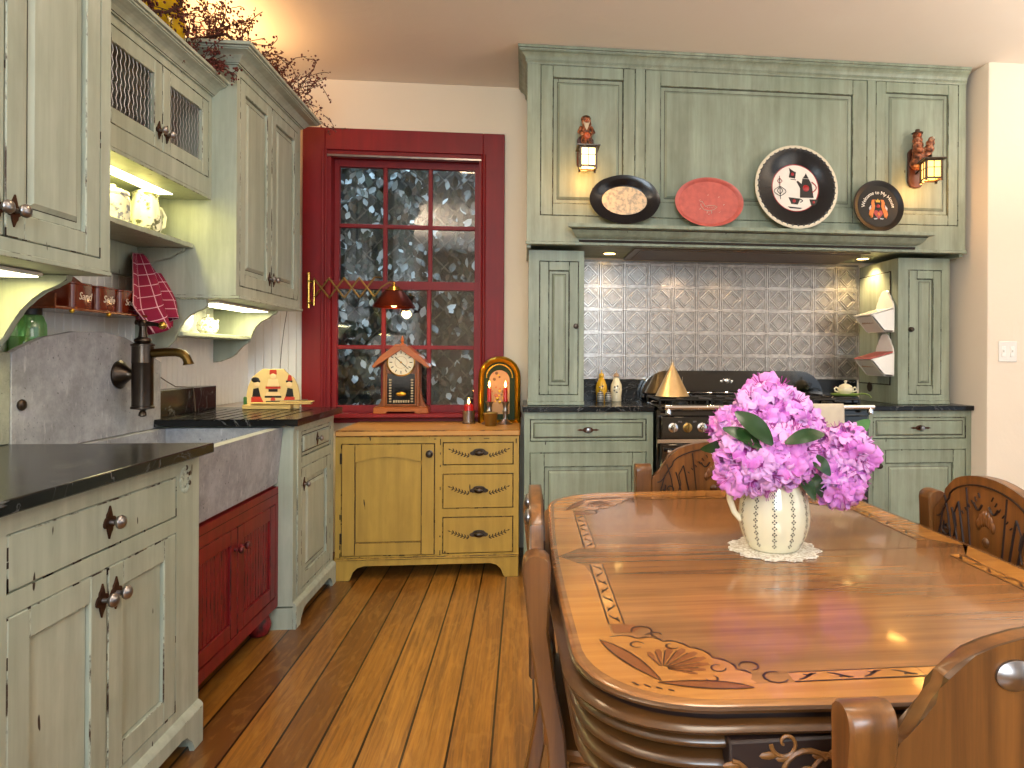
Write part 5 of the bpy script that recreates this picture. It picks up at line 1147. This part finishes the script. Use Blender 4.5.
lp = root('scissor_lamp', 'brass accordion arm lamp with a copper coloured shade in front of the window', 'wall lamp', (-1.262, 4.214, 1.56))
m = M(); m.tube([(-.012, -.018, -.10), (-.012, -.018, .10)], .009, 12); m.tube([(.022, -.03, -.085), (.022, -.03, .075)], .006, 10); m.box(-.02, .0, -.015, 0, -.06, -.05); m.box(-.02, 0, -.015, 0, .05, .06); m.ball((-.012, -.018, .105), .011, 10, 6); m.box(-.012, .022, -.034, -.014, .055, .063); m.box(-.012, .022, -.034, -.014, -.075, -.067); obj('bracket', m, M_BRASS, lp)
m = M(); n = 4; dx = .092; h = .062; y0 = -.10; bz = .02
for k in range(n):
    x = .022+k*dx
    m.tube([(x, y0*k/n-.03, bz-h*(1 if k else .9)), (x+dx, y0*(k+1)/n-.03, bz+h*.9)], .0055, 6); m.tube([(x, y0*k/n-.038, bz+h*.9), (x+dx, y0*(k+1)/n-.038, bz-h*(.9))], .0055, 6)
m.tube([(.022+n*dx, y0-.03, bz-h*.9), (.43, y0-.035, bz), (.475, y0-.038, bz+.028), (.50, y0-.038, bz+.020)], .0045, 8); m.tube([(.022+n*dx, y0-.038, bz+h*.9), (.43, y0-.04, bz+.055)], .004, 6); obj('accordion_arm', m, M_OLDB, lp)
m = M(); sx_, sy_ = .503, -.142; m.lathe([(.118, -.098), (.122, -.096), (.118, -.090), (.062, -.012), (.052, -.004), (.050, .0), (.049, .0), (.060, -.014), (.115, -.092)], (sx_, sy_, 0), seg=40, caps=False); obj('shade', m, M_COPPER, lp)
m = M(); m.lathe([(.052, .0), (.050, .006), (.034, .010), (.030, .022), (.014, .026), (.010, .034), (.006, .048), (0, .05)], (sx_, sy_, 0), seg=24); obj('cap', m, M_BRASS, lp)
m = M(); m.ball((sx_, sy_, -.070), .026, 12, 8); obj('bulb', m, M_BULB, lp); lamp('scissor_lamp_bulb', 'POINT', (-1.262+sx_, 4.214+sy_, 1.45), 2.2, (1, .80, .55), .03)

fr = root('arched_frame', 'gilt arched frame with an embossed pale picture, leaning behind the red candles', 'frame', (-.150, 4.088, .7885)); fr.rotation_euler = (R(-3.5), 0, 0)
def archo(w, h, n=20, z0=0): return [(-w, z0)]+[(-w*math.cos(PI*i/n), h-w+w*math.sin(PI*i/n)) for i in range(n+1)]+[(w, z0)]
m = M(); ring = [archo(w, h, 20, z) for w, h, z in ((.125, .395, 0), (.122, .392, .0), (.108, .378, .0), (.095, .363, .012), (.090, .358, .016))]; ys = (0, -.022, -.034, -.018, -.010)
V = [m.vs([(x, y, z) for x, z in q]) for q, y in zip(ring, ys)]
for a in range(4):
    for i in range(len(V[0])): j = (i+1) % len(V[0]); m.face([V[a][i], V[a][j], V[a+1][j], V[a+1][i]])
obj('gilt_moulding', m, M_GOLD, fr, 50)
m = M(); m.prism(archo(.092, .360, 20, .014), 'xz', -.009, -.004, 0); m.prism(archo(.060, .31, 20, .05), 'xz', -.012, -.009, 1)
for k in range(26):
    a = PI*k/25; m.ball((-.076*math.cos(a), -.010, .268+.076*math.sin(a)), .005, 6, 4, 2)
rn = random.Random(2)
for k in range(30): m.ball((rn.uniform(-.045, .045), -.012, rn.uniform(.12, .30)), rn.uniform(.004, .012), 6, 4, rn.choice((3, 2, 3, 4)), (1, .25, 1))
obj('picture', m, [plain('dark green backing', '2A3A20', .6, spec=.2), plain('ivory relief', 'C0986A', .6), M_GOLD, plain('coral relief', 'C87850', .5), plain('brown relief', '7A5838', .5)], fr)
def candle(label, x, y, kind):
    r = root('candle', label, 'candle', (x, y, .7885)); m = M()
    if kind == 'cup':
        m.lathe([(.036, 0), (.038, .004), (.033, .010), (.034, .05), (.038, .075), (.035, .075), (.032, .06), (0, .055)], seg=24); obj('holder', m, M_PEWT, r)
        m = M(); m.lathe([(.026, .056), (.027, .10), (.022, .112), (.010, .108), (0, .106)], seg=20); top = .108
    else:
        m.lathe([(.044, 0), (.045, .006), (.030, .014), (.014, .03), (.012, .06), (.018, .075), (.013, .09), (.016, .115), (.024, .128), (.020, .130), (.014, .122), (0, .12)], seg=24); obj('holder', m, M_PEWT, r)
        m = M(); m.lathe([(.012, .122), (.0115, .205), (.008, .210), (0, .209)], seg=16); top = .209
    obj('wax', m, M_RED, r, label='red wax')
    m = M(); m.tube([(0, 0, top-.004), (0, 0, top+.008)], .0012, 5); m.lathe([(.001, top+.004), (.0065, top+.014), (.0055, top+.024), (.002, top+.036), (0, top+.042)], seg=10); obj('flame', m, M_FLAME, r)
    lamp('candle_glow', 'POINT', (x, y-.0, .7885+top+.06), .13, (1, .62, .28), .012)
candle('short red candle burning in a squat pewter cup, nearest the window glass', -.326, 4.05, 'cup')
candle('red taper candle in a pewter stick behind the brass pail', -.205, 4.01, 'stick'); candle('red taper candle in a pewter stick next to the green tower', -.112, 4.00, 'stick')
m = M(); m.lathe([(.030, 0), (.032, .004), (.040, .066), (.043, .070), (.040, .074), (.036, .066), (.030, .01), (0, .008)], seg=28); tag(obj('brass_pail', m, metal('old brass pail', 'A8905A', .4, '7C6A3C'), loc=(-.192, 3.90, .7885)), 'little old brass pail in front of the arched frame', 'pail')

# ================================================================== LEFT COUNTER THINGS
GR = Matrix.Rotation(R(90), 4, 'Z')
tr = root('spice_rack', 'narrow brown wooden rack on the wall above the arched backsplash', 'rack', (-1.632, 2.33, 1.325)); BRN = wood('reddish brown wood', '7A3A1E', '5E2A14', '44200F', 'y', 1.2, .25, .4)
m = M(); m.box(0, .155, 0, .56, 0, .010, 0, .002); m.box(0, .008, 0, .56, .01, .08); m.prism([(.03, .08), (.53, .08), (.50, .10), (.40, .105), (.33, .135), (.28, .145), (.23, .135), (.16, .105), (.06, .10)], 'yz', 0, .008, 0, .001); m.box(.01, .15, 0, .008, .01, .05)
for y in (.08, .28, .48): m.ball((.152, y, -.002), .008, 8, 5, 1)
obj('rack_body', m, [BRN, M_GOLD], tr); BRG = plain('brown enamel', '6E2C18', .18, coat=.6)
WT = plain('white lettering on enamel', 'F0EADC', .4)
for i, (lb, w1) in enumerate((('brown enamel canister lettered Sand on the wooden rack', 'Sand'), ('brown enamel canister lettered Seife, in the middle of the rack', 'Seife'), ('brown enamel canister lettered Soda, half behind the plaid towel', 'Soda'))):
    r = root('canister', lb, 'canister', (-1.622, 2.445+.135*i, 1.3355)); m = M()
    pts = [(0, 0), (.10, 0)]+[(.10+.022*math.sin(a), .022-.022*math.cos(a)) for a in [PI/2*k/6 for k in range(1, 7)]]+[(.122, .098)]+[(.10+.022*math.cos(a), .098+.022*math.sin(a)) for a in [PI/2*k/6 for k in range(1, 7)]]+[(0, .12)]
    m.prism(pts, 'xy', 0, .080, 0, .001); obj('body', m, BRG, r, 30); m = M(); m.prism([(x*1.0+.001*(x > 0), y) for x, y in pts], 'xy', .0805, .088, 0, .002); obj('lid', m, BRG, r, 30)
    text('lettering', w1, .036, WT, Matrix.Translation((.1225, .066, .042)) @ Matrix.Rotation(R(90), 4, 'Z') @ Matrix.Rotation(R(90), 4, 'X'), r, .0004, shear=.25)
# plaid towel hanging from a peg
m = M(); nu_, nv = 46, 26; G = []
for i in range(nv+1):
    v = i/nv; row = []
    for j in range(nu_+1):
        u = j/nu_; wd = .034+.142*min(1, v*1.45)**.85-.075*max(0, v-.72)/.28; a = (u-.5)*2
        y = wd*(a-.30*v)-.010*v-.020*max(0, v-.7)/.3; x = .012+.095*v+.065*v**.6*(.5+.5*math.cos(a*8.5+.6+v*1.5))*(1-.25*abs(a))+.012*math.cos(a*4); z = -v*.31+.035*v*math.sin(a*3.2+.4)+.020*(1-abs(a))*v-(.0)
        if a > .35 and v > .3: z += .035*(a-.35)*1.2; x += .01
        row.append((x, y, z))
    G.append(row)
V = [m.vs(q) for q in G]; uvl = m.bm.loops.layers.uv.new('uv')
for i in range(nv):
    for j in range(nu_):
        f = m.face([V[i][j], V[i][j+1], V[i+1][j+1], V[i+1][j]])
        for lo, (a, b) in zip(f.loops, ((j, i), (j+1, i), (j+1, i+1), (j, i+1))): lo[uvl].uv = (a/nu_, b/nv)
PLD = N('burgundy plaid cotton', .9); v = PLD.co((1, 1, 1), src='UV'); sp = PLD.n('ShaderNodeSeparateXYZ'); PLD.l(v, sp.inputs[0]); fs = []
for ax, k in ((0, 11), (1, 7)):
    mm = PLD.n('ShaderNodeMath', operation='MULTIPLY'); mm.inputs[1].default_value = k; PLD.l(sp.outputs[ax], mm.inputs[0]); fc = PLD.n('ShaderNodeMath', operation='FRACT'); PLD.l(mm.outputs[0], fc.inputs[0]); lt = PLD.n('ShaderNodeMath', operation='LESS_THAN'); PLD.l(fc.outputs[0], lt.inputs[0]); lt.inputs[1].default_value = .07; fs.append(lt.outputs[0])
mx_ = PLD.n('ShaderNodeMath', operation='MAXIMUM'); PLD.l(fs[0], mx_.inputs[0]); PLD.l(fs[1], mx_.inputs[1]); PLD.col(PLD.mix(mx_.outputs[0], '8A1238', 'DCA8B4'))
o = tag(obj('dish_towel', m, PLD.m, angle=180, loc=(-1.585, 2.975, 1.592)), 'burgundy plaid towel hanging from a shelf peg over the bronze tap', 'towel'); md = o.modifiers.new('thickness', 'SOLIDIFY'); md.thickness = .004
# green jar
r = root('glass_jar', 'green glass jar with a black pump lid on the ledge above the stone splash', 'jar', (-1.588, 2.37, 1.1515)); m = M(); m.lathe([(.0, 0), (.046, 0), (.050, .006), (.050, .10), (.049, .125), (.040, .15), (.036, .155), (.036, .160)], seg=32, caps=False); obj('body', m, M_GGLASS, r)
m = M(); m.lathe([(.0, .004), (.046, .004), (.046, .085), (0, .086)], seg=28); obj('liquid', m, plain('green liquid', '9CC48C', .2), r, label='green liquid soap')
m = M(); m.lathe([(.038, .155), (.038, .175), (.030, .180), (.010, .182), (.008, .21), (.012, .214), (.010, .222), (0, .224)], seg=24); m.tube([(0, 0, .217), (.035, 0, .217), (.042, 0, .207)], .005, 8); obj('pump_lid', m, M_BLK, r)
# crocks on the open shelf
def painted(name, base, spots, sc=40):
    n = N(name, .18, coat=.5); n.col(n.mix(n.ramp(n.noise(n.co(), sc, 3), [(.52, 0), (.60, 1)]), base, spots)); return n.m
r = root('crock', 'white painted lidded crock on the open shelf, next to the nearest tall cabinet', 'crock', (-1.495, 2.655, 1.6485)); m = M()
m.lathe([(.045, 0), (.052, .006), (.055, .04), (.055, .095), (.050, .108), (.052, .113), (.052, .118)], seg=32); obj('body', m, painted('crock glaze', 'ECE8E0', '8A88A0'), r)
m = M(); m.lathe([(.053, .118), (.050, .126), (.030, .136), (.008, .140), (.010, .150), (0, .154)], seg=28); obj('lid', m, M_WHITE, r)
r = root('lidded_pitcher', 'ribbed white pitcher with an orange knob lid at the end of the open shelf', 'pitcher', (-1.492, 2.865, 1.6485)); m = M(); rs = []
for q, h in ((.038, 0), (.044, .006), (.052, .03), (.055, .06), (.050, .10), (.041, .14), (.040, .155), (.044, .166)): rs.append([(q*(1+.07*abs(math.cos(5*(2*PI*i/60))))*math.cos(2*PI*i/60), q*(1+.07*abs(math.cos(5*(2*PI*i/60))))*math.sin(2*PI*i/60), h) for i in range(60)])
m.loft(rs); obj('body', m, painted('white corn glaze', 'EEEADC', '6A6A58', 34), r)
m = M(); m.tube([(.01, .040, .125), (.015, .085, .125), (.02, .108, .095), (.02, .098, .055), (.012, .050, .030)], .0075, 8); obj('handle', m, M_WHITE, r)
m = M(); m.lathe([(.042, .166), (.030, .176), (.008, .182)], seg=24); obj('lid', m, painted('white corn glaze lid', 'EEEADC', '6A6A58', 34), r); m = M(); m.ball((0, 0, .190), .012, 12, 8, 0, (1.2, 1.2, .8)); obj('lid_knob', m, plain('orange glaze', 'D87828', .3), r, label='orange knob')
m = M(); m.loft([[(-.02, .030, .15), (.02, .030, .15), (0, .02, .14)], [(-.022, .052, .178), (.022, .052, .178), (0, .03, .16)]]); obj('spout', m, M_WHITE, r)
def teapot(label, y, s, mt):
    r = root('teapot', label, 'teapot', (-1.535, y, 1.2805)); r.scale = (s, s, s); m = M(); m.lathe([(.030, 0), (.036, .004), (.055, .025), (.060, .05), (.050, .078), (.032, .090)], seg=32); obj('body', m, mt, r)
    m = M(); m.lathe([(.034, .090), (.028, .098), (.008, .104), (.006, .108), (.010, .116), (0, .122)], seg=24); obj('lid', m, mt, r)
    m = M(); m.tube([(.01, .05, .04), (.015, .075, .055), (.018, .092, .09)], [.014, .010, .007], 10); obj('spout', m, mt, r); m = M(); m.tube([(0, -.05, .075), (0, -.080, .08), (0, -.090, .055), (0, -.078, .03), (0, -.052, .025)], .006, 8); obj('handle', m, mt, r)
teapot('white teapot half behind the scroll side of the little bracket shelf', 3.22, .95, painted('white tea glaze', 'F0EEEC', 'C8C4CC', 50)); teapot('white teapot with greenish flowers on the little bracket shelf, further from the tap', 3.50, .82, painted('floral tea glaze', 'F0ECE0', '9AA070', 60))
# wooden toy board
ty = root('painted_board', 'painted wooden board with three little cooks, standing on the drainboard', 'wooden board', (-1.262, 3.60, .9115)); rn = random.Random(8)
m = M(); n = 18; o = [(-.125, 0), (.125, 0), (.13, .06), (.118, .12), (.10, .155), (.07, .175), (.05, .20), (-.05, .20), (-.07, .185), (-.10, .160), (-.122, .11), (-.13, .06)]; m.prism(o, 'xz', -.006, .006, 0, .002); obj('board', m, plain('varnished pale wood', 'D8BC84', .4), ty)
m = M(); K0, K1, K2, K3 = 0, 1, 2, 3; y = -.007
def P(pts, mi): m.prism([(x, z) for x, z in pts], 'xz', y, y+.001, mi)
P([(-.030, .11), (.030, .11), (.022, .15), (-.022, .15)], 3); P([(-.036, .10), (.036, .10), (.036, .112), (-.036, .112)], 0); m.ball((0, y, .162), .015, 10, 6, 3, (1, .1, 1)); P([(-.018, .172), (.018, .172), (.016, .196), (-.016, .196)], 0); P([(-.022, .085), (.022, .085), (.022, .099), (-.022, .099)], 1); P([(-.036, .065), (.036, .065), (.03, .083), (-.03, .083)], 3); P([(-.04, .055), (.04, .055), (.04, .064), (-.04, .064)], 1); m.ball((0, y, .045), .012, 10, 6, 0, (1, .1, 1))
for s_ in (1, -1):
    P([(s_*x, z) for x, z in ((.06, .06), (.10, .06), (.095, .10), (.07, .105))], 1); P([(s_*x, z) for x, z in ((.045, .03), (.105, .03), (.105, .058), (.06, .062))], 0); m.ball((s_*.078, y, .122), .014, 10, 6, 3, (1, .1, 1)); P([(s_*x, z) for x, z in ((.062, .132), (.094, .132), (.094, .142), (.062, .142))], 1)
P([(.068, .142), (.092, .142), (.088, .168), (.074, .17)], 0); m.ball((-.085, y, .145), .020, 10, 6, 1, (1, .1, .7)); obj('painted_cooks', m, [plain('red toy paint', 'B83A28', .4), plain('black toy paint', '22201E', .4), plain('green toy paint', '4A7038', .4), plain('pale toy paint', 'E8C898', .4)], ty)
m = M(); m.box(-.13, .10, -.055, .0, 0, .022, 0, .003); m.box(-.09, .20, -.06, -.03, .024, .034, 0, .003); m.tube([(-.02, -.045, .038), (.18, -.045, .046)], .004, 6, 1); m.box(.05, .21, -.058, -.032, .036, .042, 0, .002); obj('base', m, [plain('pale wood base', 'D0B070', .4), M_BLK], ty)
m = M(); m.box(-.142, -.125, -.012, .004, 0, .06, 0, .004); obj('green_foot', m, plain('green painted foot', '3E6A34', .4), ty)
# cords
m = M(); m.tube([(-1.600, 3.02, 1.215), (-1.600, 3.10, 1.213)], .009, 8, 0); m.tube([(-1.602, 3.10, 1.213), (-1.605, 3.14, 1.20), (-1.608, 3.16, 1.14), (-1.612, 3.20, 1.09), (-1.615, 3.28, 1.06), (-1.60, 3.33, 1.034), (-1.57, 3.36, 1.031), (-1.543, 3.375, 1.028), (-1.538, 3.38, .97), (-1.535, 3.38, .915)], .0022, 6, 1); tag(obj('power_cord', m, [M_BLK, plain('brown cord', '5A4A38', .6)]), 'thin brown cord with a black plug hanging on the white boards above the drainboard', 'cord')
m = M(); m.tube([(-1.30, 3.905, 1.425), (-1.33, 3.95, 1.33), (-1.36, 4.0, 1.22), (-1.385, 4.05, 1.10), (-1.39, 4.08, 1.0), (-1.39, 4.1, .92), (-1.39, 4.1, .80)], .0018, 5); tag(obj('power_cord', m, plain('dark lamp cord', '3A3028', .6)), 'thin dark cord hanging below the wall cabinet beside the window', 'cord')

# yellow vase and dried berry garland on the cabinet tops
m = M(); m.lathe([(.045, 0), (.06, .01), (.095, .09), (.105, .17), (.098, .25), (.075, .30), (.07, .32), (.08, .34)], seg=32); tag(obj('vase', m, plain('glossy yellow glaze', 'D8B010', .15, coat=.6), loc=(-1.475, 2.90, 2.336)), 'glossy yellow vase standing on top of the wire door cabinet behind dark twigs', 'vase')
def garland(label, base, seed, nb, spread, hmax, nper):
    rn = random.Random(seed); r = root('berry_garland', label, 'garland', (0, 0, 0)); tw, be = M(), M()
    tw.tube(base, .006, 6)
    def at(t):
        f = t*(len(base)-1); i = min(int(f), len(base)-2); f -= i; return Vector(base[i])*(1-f)+Vector(base[i+1])*f
    def branch(p, d, L, dep):
        pts = [tuple(p)]; q = Vector(p)
        for k in range(5):
            d = (d+Vector((rn.gauss(0, .28), rn.gauss(0, .28), rn.gauss(0, .25)))).normalized(); q = q+d*L/5; pts.append(tuple(q))
            for z in range(nper if dep else 1):
                c = q+Vector((rn.gauss(0, .009), rn.gauss(0, .009), rn.gauss(0, .009))); be.ball(tuple(c), rn.uniform(.0028, .0058), 5, 4)
                if rn.random() < .4: leaf(be, c+Vector((rn.gauss(0, .01), rn.gauss(0, .01), rn.gauss(0, .01))), .016, .009, Vector((rn.gauss(0, 1), rn.gauss(0, 1), rn.gauss(0, 1)+.01)), Vector((0, 0, 1)), 0)
            if dep and rn.random() < .75: branch(q, (d+Vector((rn.gauss(0, .8), rn.gauss(0, .8), rn.gauss(0, .6)))).normalized(), L*.5, dep-1)
        tw.tube(pts, .0018, 4)
    for k in range(nb):
        p = at(rn.random()); branch(p, Vector((rn.gauss(*spread[0]), rn.gauss(*spread[1]), rn.gauss(*spread[2]))).normalized(), rn.uniform(.06, hmax), 1)
    obj('twigs', tw, M_TWIG, r); o = obj('berries', be, M_BERRY, r, 80); o['kind'] = 'stuff'
garland('dried dark red berry garland arching over the far wall cabinet crown toward the window', [(-1.40, 3.02, 2.50), (-1.25, 3.0, 2.52), (-1.20, 3.15, 2.50), (-1.22, 3.35, 2.492), (-1.19, 3.55, 2.495), (-1.20, 3.75, 2.492), (-1.18, 3.92, 2.485)], 4, 40, ((.1, .5), (.15, .7), (.7, .4)), .25, 2)
garland('dried berry garland drooping over the corner between the two wall cabinet crowns', [(-1.48, 2.72, 2.40), (-1.38, 2.82, 2.375), (-1.30, 2.90, 2.365), (-1.27, 2.97, 2.37)], 14, 20, ((.25, .4), (.2, .6), (.15, .5)), .13, 1)
garland('dark berried twigs wound in front of the glossy yellow vase', [(-1.50, 2.60, 2.42), (-1.36, 2.75, 2.48), (-1.36, 2.86, 2.56), (-1.40, 2.95, 2.66)], 24, 12, ((.1, .5), (-.1, .6), (.3, .6)), .15, 2)
